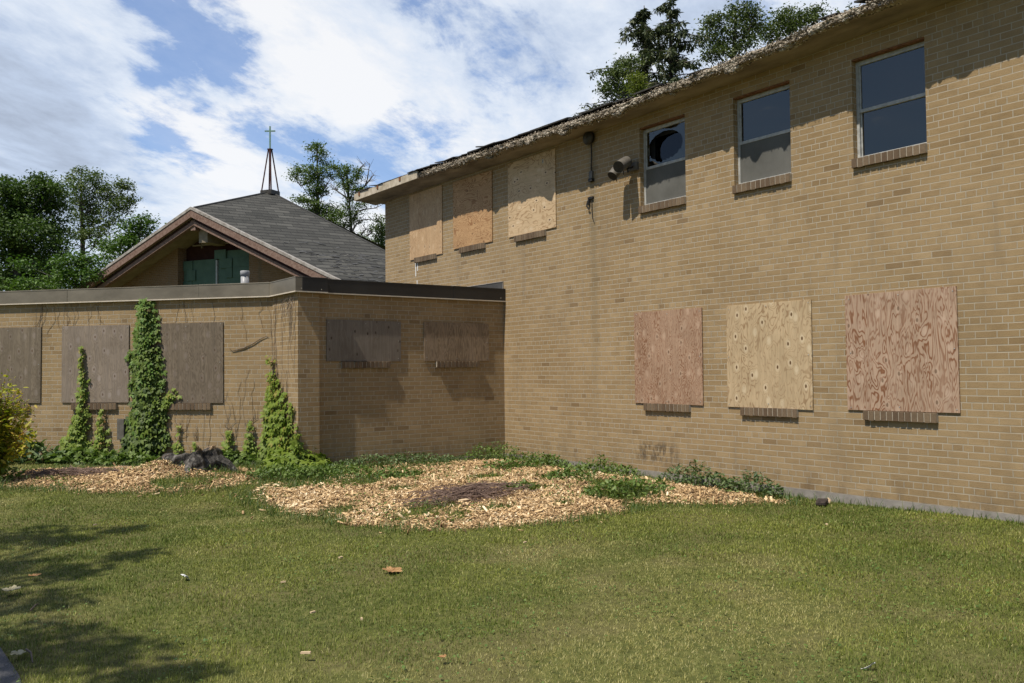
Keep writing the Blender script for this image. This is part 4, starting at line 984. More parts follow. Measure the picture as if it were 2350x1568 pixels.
# ------------------------------------------------------------------ trees
def tree(name, label, px_trunk, depth, blobs, leaf, cols, seed, dens=1.0, group='trees rising behind the buildings', trans=.22, trunk_r=.22, dead=(), conv=None, zb=0.0, limbs=()):
    rs = np.random.RandomState(seed); rr = random.Random(seed)
    cv = conv or (lambda a, b: (a, b))
    sc = depth / F_PX
    bl = []
    for (x, y, rx, ry) in blobs:
        kx = conv(1, 0)[0] - conv(0, 0)[0] if conv else 1.0
        X, Y = cv(x, y); dd = depth + rr.uniform(-1, 1) * rx * kx * sc * 1.2
        bl.append((at(X, Y, dd), rx * kx * sc, ry * kx * sc))
    bx, by = cv(*px_trunk); base = at(bx, by, depth); base[2] = zb
    t = thing(name, label, 'tree', tuple(base), 0, group)
    low = min(b[0][2] for b in bl); top = max(b[0][2] for b in bl)
    tips = []
    wood = MB(); cx_ = base[:2]
    fork = np.array([base[0], base[1], zb + (low - zb) * .75])
    leaders = sorted(bl, key=lambda b: -b[0][2])[:1]
    tp = leaders[0][0]
    pts = [np.array([base[0], base[1], zb - .3]), fork, fork * .55 + tp * .45 + np.array([rr.uniform(-.2, .2), 0, 0]), tp]
    for p in limbs:
        pass
    wood.tube([p - base for p in pts], [trunk_r, trunk_r * .75, trunk_r * .4, .03], 8)
    for (c, rx, ry) in bl:
        k = min(1.0, max(0.0, (c[2] - fork[2]) / max(.1, tp[2] - fork[2])) * .7)
        st = fork * (1 - k) + tp * k; st = st if k < .5 else st
        md = (st + c) / 2 + np.array([0, 0, -abs(c[2] - st[2]) * .1 - .1])
        r0 = max(.018, trunk_r * .20 * (1 - k * .6))
        wood.tube([st - base, md - base, c - base], [r0, r0 * .65, r0 * .3], 6, cap=False)
        for q in range(2):
            d = nrm(rs.normal(size=3)) * np.array([rx, rx, ry]) * .7; e = c + d
            wood.tube([c - base, c + d * .5 + [0, 0, .05] - base, e - base], [r0 * .3, r0 * .2, .006], 4, cap=False)
    wood.build('trunk', M_BARK, t, smooth=True)
    if dead:
        dm = MB()
        for pl in dead:
            P = [at(*cv(*q), depth) - base for q in pl]; n = len(P)
            dm.tube(P, [max(.012, .055 * (1 - i / n)) for i in range(n)], 5, cap=False)
            for i in range(1, n):
                for q in range(5):
                    a = P[i - 1] + (P[i] - P[i - 1]) * rr.random(); e = a + np.array([rr.uniform(-.5, .5), rr.uniform(-.4, .4), rr.uniform(-.05, .6)]) * .9
                    m2 = (a + e) / 2 + np.array([rr.uniform(-.1, .1), 0, rr.uniform(-.1, .1)])
                    dm.tube([a, m2, e], [.016, .010, .004], 4, cap=False)
        dm.build('dead_branches', M_DEADW, t)
    # foliage: clumps spread through each lobe, leaves in each clump
    P, S = [], []; tone = []
    for (c, rx, ry) in bl:
        vol = rx * rx * ry; nc = max(9, int(92 * dens * (rx * ry) / (leaf * 5.5) ** 2))
        d = rs.normal(size=(nc, 3)); d = nrm(d) * (rs.rand(nc, 1) ** .45)
        cc = c + d * np.array([rx, rx, ry])
        for q in cc:
            nl = int(rs.uniform(18, 40)); rc = leaf * rs.uniform(1.0, 1.9); off = rs.normal(size=(nl, 3)) * rc * np.array([1.15, 1.15, .55])
            P.append(q + off); tone.append(np.full(nl, rs.rand()))
    P = np.concatenate(P); tone = np.concatenate(tone); n = len(P)
    V, G = scatter(LEAF_V, LEAF_F, P - base, rotm(rs.uniform(0, 6.28, n), rs.uniform(-.7, 1.0, n), rs.uniform(-1.0, 1.0, n)), leaf * rs.uniform(.6, 1.25, n))
    me = mesh_np('crown', V, G, {'tone': np.repeat(tone, len(LEAF_V))})
    link('crown', me, leaf_mat(name + '_leaves', cols, trans, tone='tone'), t)
    return t
M_DEADW = simple('bare_dead_wood', (.11, .09, .07, 1), (.22, .19, .16, 1), 10.0)
GD = [(.024, .050, .012), (.050, .092, .020), (.085, .140, .032), (.135, .195, .050)]
GM = [(.036, .064, .018), (.072, .112, .030), (.118, .162, .048), (.18, .22, .075)]
GB_ = [(.03, .07, .010), (.06, .12, .018), (.095, .17, .028), (.14, .22, .04)]
GS = [(.034, .058, .020), (.072, .102, .034), (.118, .152, .056), (.20, .23, .10)]
cL = lambda X, Y: (X * .2195, 344.2 + Y * .2195)          # 600..1200 px crop of the photo
cM = lambda X, Y: (631 + X * .2195, 287 + Y * .2195)
cR = lambda X, Y: (1348 + X * .2563, Y * .2563)
tree('dark_deciduous_tree', 'dense dark green tree at the far left edge behind the low wing', (200, 1500), 44,
     [(0, 450, 160, 130), (70, 330, 90, 50), (180, 480, 130, 110), (400, 340, 110, 80), (450, 430, 150, 110), (100, 650, 220, 160), (350, 620, 180, 160), (560, 560, 140, 120), (60, 850, 220, 160), (300, 850, 220, 160), (520, 800, 160, 150), (60, 1420, 260, 90), (330, 1430, 260, 90), (600, 1400, 160, 90), (100, 1080, 230, 160), (350, 1080, 220, 150), (600, 1020, 150, 130), (60, 1300, 200, 140), (300, 1300, 220, 140), (550, 1250, 160, 120), (600, 420, 110, 70), (250, 400, 90, 70)],
     .17, GD, 1, .95, conv=cL, trunk_r=.35)
tree('maple_tree', 'lighter olive green maple with sky showing through its forked crown left of the chapel', (880, 1500), 50,
     [(850, 240, 60, 60), (730, 300, 60, 45), (900, 320, 80, 60), (830, 400, 120, 70), (1015, 290, 25, 60), (1010, 400, 70, 60), (950, 500, 120, 80), (1250, 360, 90, 50), (1310, 400, 60, 30), (1150, 470, 120, 70), (1130, 400, 30, 40), (1300, 540, 100, 50), (1350, 520, 50, 40), (1150, 600, 150, 80), (1330, 640, 80, 50), (950, 640, 130, 70), (820, 540, 100, 80), (800, 720, 80, 60), (1000, 760, 110, 80), (1200, 740, 110, 60), (900, 880, 110, 60), (1080, 880, 90, 60), (1020, 960, 90, 60), (760, 880, 60, 60)],
     .15, GM, 2, .62, conv=cL, trunk_r=.25)
tree('young_ash_tree', 'bright green feathery tree just left of the chapel gable board', (1400, 1500), 42,
     [(1480, 720, 90, 50), (1400, 800, 120, 70), (1560, 790, 80, 50), (1350, 880, 110, 60), (1500, 880, 100, 60), (1280, 960, 110, 70), (1400, 960, 80, 60), (1150, 1010, 110, 70), (1250, 1060, 110, 70), (1100, 1120, 90, 60), (1430, 1010, 60, 50)],
     .15, GB_, 3, .8, conv=cL, trunk_r=.16)
tree('bright_bushy_tree', 'low bright green bushy tree peeping over the wing roof left of the chapel', (800, 1600), 34,
     [(820, 1120, 60, 40), (700, 1160, 110, 60), (850, 1220, 120, 70), (650, 1280, 140, 70), (900, 1320, 130, 70), (750, 1380, 160, 80), (250, 1200, 90, 40), (560, 1420, 120, 60), (980, 1180, 70, 40), (300, 1400, 200, 60), (1000, 1260, 60, 50)],
     .14, GB_, 4, .8, conv=cL, trunk_r=.14)
tree('locust_tree', 'tall narrow green tree behind the chapel roof right of the steeple', (440, 1400), 46,
     [(380, 240, 55, 35), (440, 220, 35, 30), (490, 290, 35, 30), (450, 350, 45, 35), (270, 480, 80, 45), (220, 530, 45, 40), (390, 460, 60, 45), (420, 540, 80, 60), (560, 400, 45, 30), (630, 445, 45, 22), (560, 540, 50, 35), (500, 480, 60, 40), (330, 600, 60, 45), (430, 650, 70, 50), (400, 730, 60, 45), (500, 700, 35, 40), (250, 775, 75, 28), (320, 800, 70, 35), (420, 820, 90, 50), (400, 900, 110, 50), (570, 870, 90, 40), (640, 900, 60, 35), (500, 950, 110, 50), (620, 960, 80, 35)],
     .12, GD[1:] + [(.10, .15, .035)], 5, .80, conv=cM, trunk_r=.22, dead=[[(420, 700), (500, 745), (570, 715)], [(330, 600), (270, 640), (230, 590)], [(480, 640), (540, 640), (550, 600)]])
tree('half_dead_tree', 'thin half dead tree with bare grey branches beside the far corner of the tall building', (790, 1400), 48,
     [(750, 445, 40, 28), (700, 520, 32, 35), (740, 490, 35, 25), (870, 480, 30, 20), (845, 540, 30, 30), (710, 600, 45, 35), (800, 600, 55, 40), (750, 660, 35, 30), (830, 680, 45, 45), (820, 770, 55, 40), (900, 830, 70, 40), (940, 700, 60, 40), (900, 680, 50, 30), (740, 850, 40, 35), (860, 900, 60, 45), (780, 950, 50, 40), (690, 950, 60, 45), (740, 1050, 60, 45), (650, 1030, 60, 35), (600, 1000, 50, 35), (770, 1130, 50, 30), (840, 1000, 35, 40)],
     .115, GD[1:] + [(.10, .15, .035)], 6, .62, conv=cM, trunk_r=.17,
     dead=[[(800, 1000), (870, 900), (960, 880), (1050, 870), (1130, 830)], [(800, 1130), (850, 1040), (900, 1000), (980, 985), (1080, 1000)], [(800, 800), (720, 740), (650, 690), (610, 670), (590, 640)], [(860, 700), (940, 640), (970, 560), (990, 400)], [(940, 640), (1010, 550), (1030, 520)], [(850, 580), (890, 450), (950, 395)], [(750, 700), (700, 560), (655, 500), (650, 450)], [(900, 1150), (950, 1090), (930, 1060)], [(960, 1160), (1010, 1130), (1000, 1100)]])
tree('far_shrubby_tree', 'small pale tree behind the chapel roof edge, beneath the bare branches', (930, 1400), 56,
     [(900, 1160, 60, 35), (950, 1200, 60, 40), (1000, 1240, 50, 40), (960, 1290, 80, 40), (860, 1190, 40, 30)], .13, GM, 7, .55, conv=cM, trunk_r=.14)
tree('corner_tree', 'green tree half hidden by the far corner of the tall building', (1120, 1500), 50,
     [(1110, 1000, 45, 40), (1070, 1080, 55, 35), (1120, 1100, 70, 60), (1100, 1190, 60, 60), (1140, 1260, 90, 60), (1090, 1310, 50, 50), (1200, 1150, 80, 90), (1160, 1340, 90, 50)], .14, GM, 8, .8, conv=cM, trunk_r=.2)
def conifer(name, label, apex, base_px, depth, H_vis, wid, seed, lean=0.0):
    rs = np.random.RandomState(seed); tip = at(*cR(*apex), depth); base = at(*cR(*base_px), depth); base = np.array([base[0], base[1], 0.0])
    base[:2] = tip[:2] + (base[:2] - tip[:2]) * .1
    t = thing(name, label, 'tree', tuple(base), 0, 'trees rising behind the buildings')
    w_ = MB(); w_.tube([(0, 0, -.3), (0, 0, tip[2] * .5), tuple(tip - base)], [.28, .2, .015], 8)
    P, Rm, S = [], [], []; z = tip[2] - .25; h = 0
    rr = random.Random(seed)
    while z > tip[2] - H_vis:
        h = tip[2] - z; L = min(wid, .40 + h * .50) * rr.uniform(.55, 1.2)
        for b in range(rr.choice([3, 4, 5])):
            an = rr.uniform(0, 6.28); Lb = L * rr.uniform(.55, 1.2); d = np.array([math.cos(an), math.sin(an), 0]); st = np.array([0, 0, z]) + (tip - base) * [1, 1, 0] * (z / tip[2])
            n = 6; pts = [st + d * Lb * k / n + np.array([0, 0, .10 * Lb * math.sin(k / n * 3.0) - .18 * Lb * (k / n) ** 2 + (.14 * Lb * (k / n) ** 4)]) for k in range(n + 1)]
            w_.tube(pts, [.03 * (1 - k / n) + .006 for k in range(n + 1)], 4, cap=False)
            for k in range(1, n + 1):
                m_ = int(9 * (Lb / 1.5) ** .5) + 3
                for q in range(m_):
                    a = pts[k - 1] + (pts[k] - pts[k - 1]) * rr.random()
                    side = np.cross(d, [0, 0, 1]) * rr.uniform(-1, 1) * .30 * (1.1 - k / n) * min(1, Lb)
                    P.append(a + side + np.array([0, 0, rr.uniform(-.16, .04)]))
        z -= rr.uniform(.22, .36)
    P = np.array(P); n = len(P)
    w_.build('trunk', M_BARK, t, smooth=True)
    NV = np.array([(0, 0, 0), (.5, .13, 0), (1, 0, -.05), (.5, -.13, 0)])
    V1, G1 = scatter(NV, LEAF_F, P, rotm(rs.uniform(0, 6.28, n), rs.uniform(-.1, 1.3, n), rs.uniform(-1, 1, n)), rs.uniform(.14, .30, n))
    V2, G2 = scatter(NV, LEAF_F, P, rotm(rs.uniform(0, 6.28, n), rs.uniform(-.1, 1.3, n), rs.uniform(-1, 1, n)), rs.uniform(.12, .26, n))
    V, G = merge([(V1, G1), (V2, G2)])
    link('crown', mesh_np('crown', V, G), leaf_mat(name + '_needles', [(.026, .044, .018), (.054, .076, .030), (.092, .112, .048), (.14, .145, .07)], .1), t)
conifer('spruce_tree', 'shorter left one of two dark spruces above the eave', (508, 50), (520, 700), 34, 9.0, 3.5, 21)
conifer('spruce_tree', 'taller right one of two dark spruces above the eave, touching the top of the photo', (738, -30), (700, 700), 33, 10.5, 4.1, 22)
tree('cottonwood_tree', 'leafy small crowned tree low at the left foot of the spruces above the eave', (300, 1500), 31,
     [(190, 680, 45, 50), (170, 780, 30, 30), (240, 650, 30, 30), (330, 560, 60, 55), (290, 650, 55, 60), (370, 640, 60, 80), (260, 770, 60, 50), (340, 780, 60, 50), (200, 840, 35, 20), (400, 540, 40, 50)], .11, GS, 9, .5, conv=cR, trunk_r=.16)
tree('yellow_green_sapling', 'small yellow green tree top in front of the spruces just above the eave', (440, 1500), 27,
     [(440, 690, 14, 30), (435, 730, 30, 26), (440, 770, 34, 30), (440, 810, 36, 26)], .09, [(.09, .12, .02), (.15, .18, .03), (.22, .25, .045)], 10, 1.3, conv=cR, trunk_r=.06)
tree('poplar_tree', 'grey green leafy tree with a deep notch in its crown, right of the spruces', (1300, 1500), 34,
     [(1090, 190, 45, 45), (1160, 170, 35, 50), (1100, 250, 60, 40), (1050, 320, 45, 35), (1110, 370, 70, 60), (1190, 260, 55, 60), (1120, 460, 80, 55), (1200, 380, 70, 60), (1330, 80, 60, 45), (1290, 140, 50, 40), (1340, 180, 60, 45), (1470, 70, 55, 40), (1500, 130, 45, 40), (1440, 150, 40, 50), (1430, 230, 85, 50), (1320, 270, 70, 55), (1500, 220, 55, 50), (1480, 290, 65, 60), (1380, 350, 90, 60), (1270, 400, 80, 60), (1220, 480, 90, 50), (1450, 380, 70, 50), (1080, 520, 60, 40), (1340, 440, 70, 40)], .12, GS, 11, .42, conv=cR, trunk_r=.25)
tree('poplar_tree', 'rounder grey green tree at the right end of the treetops above the eave', (1750, 1500), 35,
     [(1720, 140, 50, 35), (1790, 110, 45, 35), (1700, 200, 80, 45), (1640, 250, 60, 40), (1780, 190, 60, 50), (1620, 310, 60, 50), (1850, 190, 60, 40), (1920, 140, 55, 28), (1990, 150, 55, 30), (2055, 85, 35, 25), (1950, 200, 80, 30), (1750, 280, 100, 50), (1850, 260, 90, 40), (1680, 340, 90, 40), (2030, 170, 35, 25)], .12, GS, 12, .55, conv=cR, trunk_r=.25)
# tree outside the frame on the left that throws the dappled shade on the lawn
def shade_tree():
    rs = np.random.RandomState(31); tgt = [(-7.35, -2.85, .75), (-7.1, -3.2, .3), (-6.55, -2.9, .3), (-7.55, -4.0, .55), (-6.75, -4.25, .3), (-7.3, -4.6, .4), (-8.2, -4.4, .8), (-7.6, -5.4, .45), (-7.9, -6.3, .7), (-7.5, -6.7, .45), (-7.35, -7.3, .4), (-7.75, -7.6, .5), (-8.6, -7.2, .9), (-9.4, -5.6, 1.0), (-8.6, -3.2, .9)]
    L = -np.array([ldir.x, ldir.y, ldir.z]); cs = []
    for (x, y, r) in tgt:
        h = rs.uniform(6.5, 9.5); cs.append((np.array([x, y, 0]) + L * h / L[2], r * .8))
    m = np.mean([c[0] for c in cs], axis=0); base = np.array([m[0] - .8, m[1], 0.0])
    t = thing('shade_tree', 'tree left of the photo whose leaves shade the lawn at the lower left', 'tree', tuple(base))
    w_ = MB(); w_.tube([(0, 0, -.3), (.1, 0, 3.0), (.5, 0, 6.0), (.9, .2, 8.4)], [.26, .2, .13, .03], 10); P = []
    for c, r in cs:
        s = np.array([.3, 0, 4.5 + rs.rand() * 1.5]); e = c - base; w_.tube([s, (s + e) / 2 + [0, 0, .25], e], [.07, .045, .015], 6, cap=False)
        nl = int(520 * r * r) + 60; d = nrm(rs.normal(size=(nl, 3))) * (rs.rand(nl, 1) ** .5) * r; P.append(e + d * [1, 1, .6])
    w_.build('trunk', M_BARK, t, smooth=True); P = np.concatenate(P); n = len(P)
    V, G = scatter(LEAF6_V, LEAF6_F, P, rotm(rs.uniform(0, 6.28, n), rs.uniform(-.6, .8, n), rs.uniform(-.7, .7, n)), rs.uniform(.10, .18, n))
    link('crown', mesh_np('crown', V, G), leaf_mat('shade_tree_leaves', GB_, .25), t)
shade_tree()

def seedlings():
    rs = np.random.RandomState(5)
    for (x, y, lb) in ((1922, 26, 'left one of two tiny seedlings sprouting above the crumbling roof edge'), (1950, 14, 'right one of two tiny seedlings sprouting above the crumbling roof edge')):
        p = at_x(x, y + 14, -.30); t = thing('roof_seedling', lb, 'seedling', tuple(p), 0, 'seedlings on the roof edge'); q = at_x(x, y - 4, -.30) - p
        mb = MB(); mb.tube([(0, 0, -.08), tuple(q * .5), tuple(q)], [.004, .003, .002], 4); mb.build('stem', M_STEM, t); n = 26
        P = q[None] * rs.uniform(.1, 1, (n, 1)) + rs.normal(0, .015, (n, 3)); V, G = scatter(LEAF6_V, LEAF6_F, P, rotm(rs.uniform(0, 6.28, n), rs.uniform(-1, .5, n), rs.uniform(-1, 1, n)), rs.uniform(.02, .045, n))
        link('leaves', mesh_np('leaves', V, G), leaf_mat('seedling_leaves', GD[1:], .2), t)
M_STEM = simple('green_stem', (.05, .09, .02, 1), (.10, .14, .04, 1), 9.0)
seedlings()

# ------------------------------------------------------------------ climbing vines
VG = [(.034, .062, .008), (.070, .110, .012), (.118, .168, .018), (.185, .245, .028)]
VY = [(.07, .13, .014), (.13, .20, .022), (.20, .26, .03), (.27, .22, .05)]
M_VINE = leaf_mat('creeper_leaves', [(.014, .045, .008)] + VG[:3] + [(.09, .18, .026), (.15, .24, .04)], .15, .6, tone='tone')
M_VINEY = leaf_mat('young_creeper_leaves', VG[1:] + VY[1:] + [(.28, .12, .05)], .2, .6, tone='tone')
def vine(label, fr, prof, n, leaf, seed, m=None, thick=.09, group='creepers climbing the low wing'):
    """prof: list of (z, a_left, a_right); leaves overlap downward like shingles"""
    rs = np.random.RandomState(seed); z = np.array([p[0] for p in prof]); al = np.array([p[1] for p in prof]); ar = np.array([p[2] for p in prof])
    o, r, nn = FR[fr]; ac = (al[0] + ar[0]) / 2; base = np.array(wpt(fr, ac, .02, float(gh(*wpt(fr, ac, .02, 0)[:2]))))
    t = thing('creeper_vine', label, 'vine', tuple(base), 0, group)
    wt = ar - al; cdf = np.cumsum(np.concatenate([[0], (wt[1:] + wt[:-1]) / 2 * np.diff(z)])); uu = rs.rand(n) * cdf[-1]
    zz = np.interp(uu, cdf, z); lo = np.interp(zz, z, al); hi = np.interp(zz, z, ar)
    # ragged outline
    jl = (vnoise(zz, zz * 0, 5.0, seed) - .5) * .16 * np.minimum(1, (hi - lo) * 3); jr = (vnoise(zz, zz * 0 + 3, 5.0, seed + 1) - .5) * .16 * np.minimum(1, (hi - lo) * 3)
    aa = lo + jl + (hi - lo + jr - jl) * (.5 + .5 * np.clip(rs.normal(0, .58, n), -1.15, 1.15))
    edge = 1 - np.abs((aa - (lo + hi) / 2) / np.maximum((hi - lo) / 2, .01)) ** 2
    out = .02 + thick * np.clip(edge, .1, 1) * rs.uniform(.2, 1.2, n) * (1 + .5 * np.clip(1 - zz, 0, 1))
    P = o[None] + r[None] * aa[:, None] + nn[None] * out[:, None]; P = np.column_stack([P, zz]) - base
    # leaf frame: tip points down and out, normal outward
    tip = nrm(np.column_stack([rs.normal(0, .45, n)[:, None] * r[None] + (.25 + rs.rand(n) * .5)[:, None] * nn[None], -.9 + rs.normal(0, .25, n)]))
    n0 = np.column_stack([nn[None] + rs.normal(0, .35, (n, 1)) * r[None], .45 + rs.normal(0, .3, n)]); Yv = nrm(np.cross(n0, tip)); Zv = nrm(np.cross(tip, Yv))
    V, G = scatter(PALM_V, PALM_F, P, frame_rot(tip, Yv, Zv), leaf * rs.uniform(.6, 1.2, n) * np.interp(zz, [z[0], z[-1]], [1.1, .7]))
    tone = np.clip(.25 + .5 * (zz - z[0]) / max(.2, z[-1] - z[0]) + rs.normal(0, .18, n) + (vnoise(aa * 3, zz * 3, 1.0, seed) - .5) * .4, 0, 1)
    link('leaves', mesh_np('leaves', V, G, {'tone': np.repeat(tone, len(PALM_V))}), m or M_VINE, t)
    st = MB(); rr = random.Random(seed)
    for k in range(max(2, int((hi.max() - lo.min()) * 9))):
        f = rr.random(); pts = []
        for q in range(9):
            zq = z[0] - .05 + (z[-1] * rr.uniform(.85, 1.0) - z[0]) * q / 8; a = np.interp(zq, z, al) * (1 - f) + np.interp(zq, z, ar) * f + rr.uniform(-.03, .03)
            p = np.array(wpt(fr, a, .008, zq)) - base; pts.append(p)
        st.tube(pts, [.007 * (1 - q / 10) for q in range(9)], 4, cap=False)
    for k in range(int(4 + 6 * (z[-1] - z[0]))):      # stray shoots past the outline
        zq = rr.uniform(z[0] + .3, z[-1]); a = np.interp(zq, z, al) if rr.random() < .5 else np.interp(zq, z, ar); pts = []
        for q in range(5):
            pts.append(np.array(wpt(fr, a, .01, zq)) - base); a += rr.gauss(0, .04); zq += rr.uniform(.03, .09)
        st.tube(pts, [.003 * (1 - q / 6) for q in range(5)], 3, cap=False)
    st.build('stems', M_TWIG, t)
    return t
vine('tallest vine, dense deep green column of creeper reaching the metal roof edge', 'L1', [(.12, -2.46, -1.86), (.5, -2.38, -1.82), (1.0, -2.32, -1.81), (1.6, -2.31, -1.85), (2.1, -2.30, -1.92), (2.4, -2.26, -1.96), (2.62, -2.22, -1.99)], 1300, .105, 41, thick=.10)
vine('side shoot of creeper reaching right across the board from the tall vine', 'L1', [(.95, -1.86, -1.74), (1.05, -1.86, -1.66), (1.15, -1.80, -1.56), (1.25, -1.70, -1.56)], 34, .085, 42, M_VINEY, .04)
vine('slender creeper climbing the middle of the grey plywood board', 'L1', [(.12, -3.66, -3.12), (.45, -3.56, -3.12), (.8, -3.38, -3.12), (1.1, -3.30, -3.13), (1.5, -3.28, -3.17), (1.8, -3.27, -3.20), (1.92, -3.26, -3.22)], 370, .078, 43, M_VINEY, .07)
vine('knee high pale creeper between the slender and the tall vine', 'L1', [(.12, -3.05, -2.66), (.4, -3.02, -2.76), (.7, -2.96, -2.80), (.95, -2.90, -2.84)], 110, .075, 44, M_VINEY, .06)
vine('tiny creeper shoot on the brick just behind the stump', 'L1', [(.15, -1.62, -1.46), (.4, -1.60, -1.50), (.68, -1.56, -1.53)], 36, .07, 45, M_VINEY, .03)
vine('smallest wispy creeper shoot between the stump and the corner', 'L1', [(.15, -1.32, -1.20), (.45, -1.28, -1.24)], 16, .06, 46, M_VINEY, .03)
vine('small pointed creeper on the brick right of the stump', 'L1', [(.14, -.84, -.58), (.35, -.78, -.62), (.62, -.72, -.68)], 66, .08, 47, M_VINEY, .05)
vine('small creeper leaning on the brick left of the corner vine', 'L1', [(.14, -.52, -.24), (.4, -.44, -.28), (.75, -.36, -.31)], 70, .08, 48, M_VINEY, .05)
def corner_vine():
    t = vine('broad triangular creeper spilling from the brick corner onto the chips', 'Lb', [(.05, -.10, 1.04), (.35, -.04, 1.0), (.7, .0, .92), (1.0, .04, .70), (1.2, .05, .46), (1.45, .05, .22), (1.75, .04, .10)], 640, .088, 49, M_VINEY, .10)
    base = np.array(t.location)
    def extra(fr, prof, n, seed, out0):
        rs = np.random.RandomState(seed); o, r, nn = FR[fr]; z = np.array([p[0] for p in prof]); al = np.array([p[1] for p in prof]); ar = np.array([p[2] for p in prof])
        zz = z[0] + (z[-1] - z[0]) * (1 - np.sqrt(rs.rand(n))); lo = np.interp(zz, z, al); hi = np.interp(zz, z, ar); a = lo + (hi - lo) * rs.rand(n); out = out0 * rs.rand(n) * (1.2 - .7 * zz)
        P = np.column_stack([o[None] + r[None] * a[:, None] + nn[None] * out[:, None], zz]) - base
        tip = nrm(np.column_stack([rs.normal(0, .45, n)[:, None] * r[None] + (.3 + rs.rand(n) * .5)[:, None] * nn[None], -.9 + rs.normal(0, .25, n)]))
        n0 = np.column_stack([nn[None] + rs.normal(0, .35, (n, 1)) * r[None], .45 + rs.normal(0, .3, n)]); Yv = nrm(np.cross(n0, tip)); Zv = nrm(np.cross(tip, Yv))
        V, G = scatter(PALM_V, PALM_F, P, frame_rot(tip, Yv, Zv), .11 * rs.uniform(.6, 1.2, n)); tone = np.clip(.2 + .4 * zz + rs.normal(0, .15, n), 0, 1)
        link('side_leaves', mesh_np('side_leaves', V, G, {'tone': np.repeat(tone, len(PALM_V))}), M_VINEY, t)
    extra('L1', [(.08, -.16, -.02), (.6, -.10, -.02), (1.2, -.05, -.01), (1.5, -.03, .0)], 200, 51, .10)
    extra('L2', [(.05, -3.74, -3.46), (.35, -3.73, -3.54), (.65, -3.70, -3.62)], 90, 52, .16)
    rs = np.random.RandomState(50); n = 380
    # lower skirt that spreads out over the ground
    th = rs.uniform(math.pi * .75, math.pi * 2.0, n); rad = .12 + .36 * rs.rand(n) ** .8; x = -3.55 + np.cos(th) * rad * .9; y = .15 + np.sin(th) * rad * 1.05
    z = gh(x, y) + np.clip(.45 - rad * .8, .04, 1) * rs.uniform(.3, 1.0, n)
    P = np.column_stack([x, y, z]) - base; yaw = th + rs.normal(0, .6, n)
    V, G = scatter(PALM_V, PALM_F, P, rotm(yaw, rs.uniform(.1, 1.1, n), rs.normal(0, .4, n)), .12 * rs.uniform(.6, 1.2, n))
    link('skirt_leaves', mesh_np('skirt_leaves', V, G, {'tone': np.repeat(rs.rand(n) * .5, len(PALM_V))}), M_VINEY, t)
corner_vine()
M_TENDRIL = simple('dry_tendril', (.13, .10, .07, 1), (.24, .19, .14, 1), 20.0)
def dead_vines():
    rr = random.Random(9); mb = MB(); b = np.array(wpt('L1', -2.0, 0, 0.1))
    for k in range(26):
        a = rr.choice([rr.uniform(-4.2, -2.6), rr.uniform(-1.6, -.02)]); z = 2.58; pts = []
        for q in range(7):
            pts.append(np.array(wpt('L1', a, .006, z)) - b); a += rr.gauss(0, .035); z -= rr.uniform(.05, .14)
        mb.tube(pts, .0022, 3, cap=False)
    for k in range(9):
        a = rr.uniform(-1.5, -.1); z = .2; pts = []
        for q in range(9):
            pts.append(np.array(wpt('L1', a, .006, z)) - b); a += rr.gauss(0, .04); z += rr.uniform(.08, .2)
        mb.tube(pts, .0022, 3, cap=False)
    o = mb.build('dead_tendrils', M_TENDRIL, None, tuple(b)); tag(o, 'fine dry tendrils of dead creeper clinging to the long sunlit wing wall', 'vine')
    mb = MB(); b = np.array(wpt('Lb', .4, 0, 0.1))
    for k in range(24):
        a = rr.uniform(.02, .90); z = rr.choice([2.58, 2.58, 2.0, 1.5]); pts = []
        for q in range(rr.randint(5, 12)):
            pts.append(np.array(wpt('Lb', a, .007, z)) - b); a = min(.94, max(.0, a + rr.gauss(0, .03))); z -= rr.uniform(.06, .14)
        mb.tube(pts, .0024, 3, cap=False)
    for k in range(14):   # dry tuft under the roof edge
        a = rr.uniform(.55, .95); p = np.array(wpt('Lb', a, .02, 2.56 - rr.random() * .1)) - b
        mb.tube([p, p + [-.03 - rr.random() * .05, rr.uniform(-.08, .08), -.05], p + [-.05 - rr.random() * .06, rr.uniform(-.15, .15), -.14 - rr.random() * .1]], .003, 3, cap=False)
    o = mb.build('dead_tendrils', M_TENDRIL, None, tuple(b)); tag(o, 'dry dead creeper strands and tuft on the narrow sunlit brick corner', 'vine')
    mb = MB(); P = [at(*q, 1)[:] for q in ()]
    def onL1(px, py, out=.012):
        r = ray(px, py); o_, rr_, nn = FR['L1']; nn3 = np.array([nn[0], nn[1], 0]); o3 = np.array([o_[0], o_[1], 0]) + nn3 * out
        return CAM + r * ((o3 - CAM) @ nn3) / (r @ nn3)
    pts = [onL1(*q) for q in ((533, 806), (545, 803), (560, 799), (580, 790), (598, 778), (612, 772))]; b = pts[0]
    mb.tube([p - b for p in pts], [.005, .007, .008, .006, .006, .004], 6); mb.tube([pts[0] - b, onL1(527, 800) - b], .003, 5)
    mb.tube([pts[5] - b, onL1(616, 773) - b], .003, 5)
    o = mb.build('dead_branch', M_TWIG, None, tuple(b)); tag(o, 'single crooked dry branch stuck to the brick right of the last grey board', 'branch')
dead_vines()

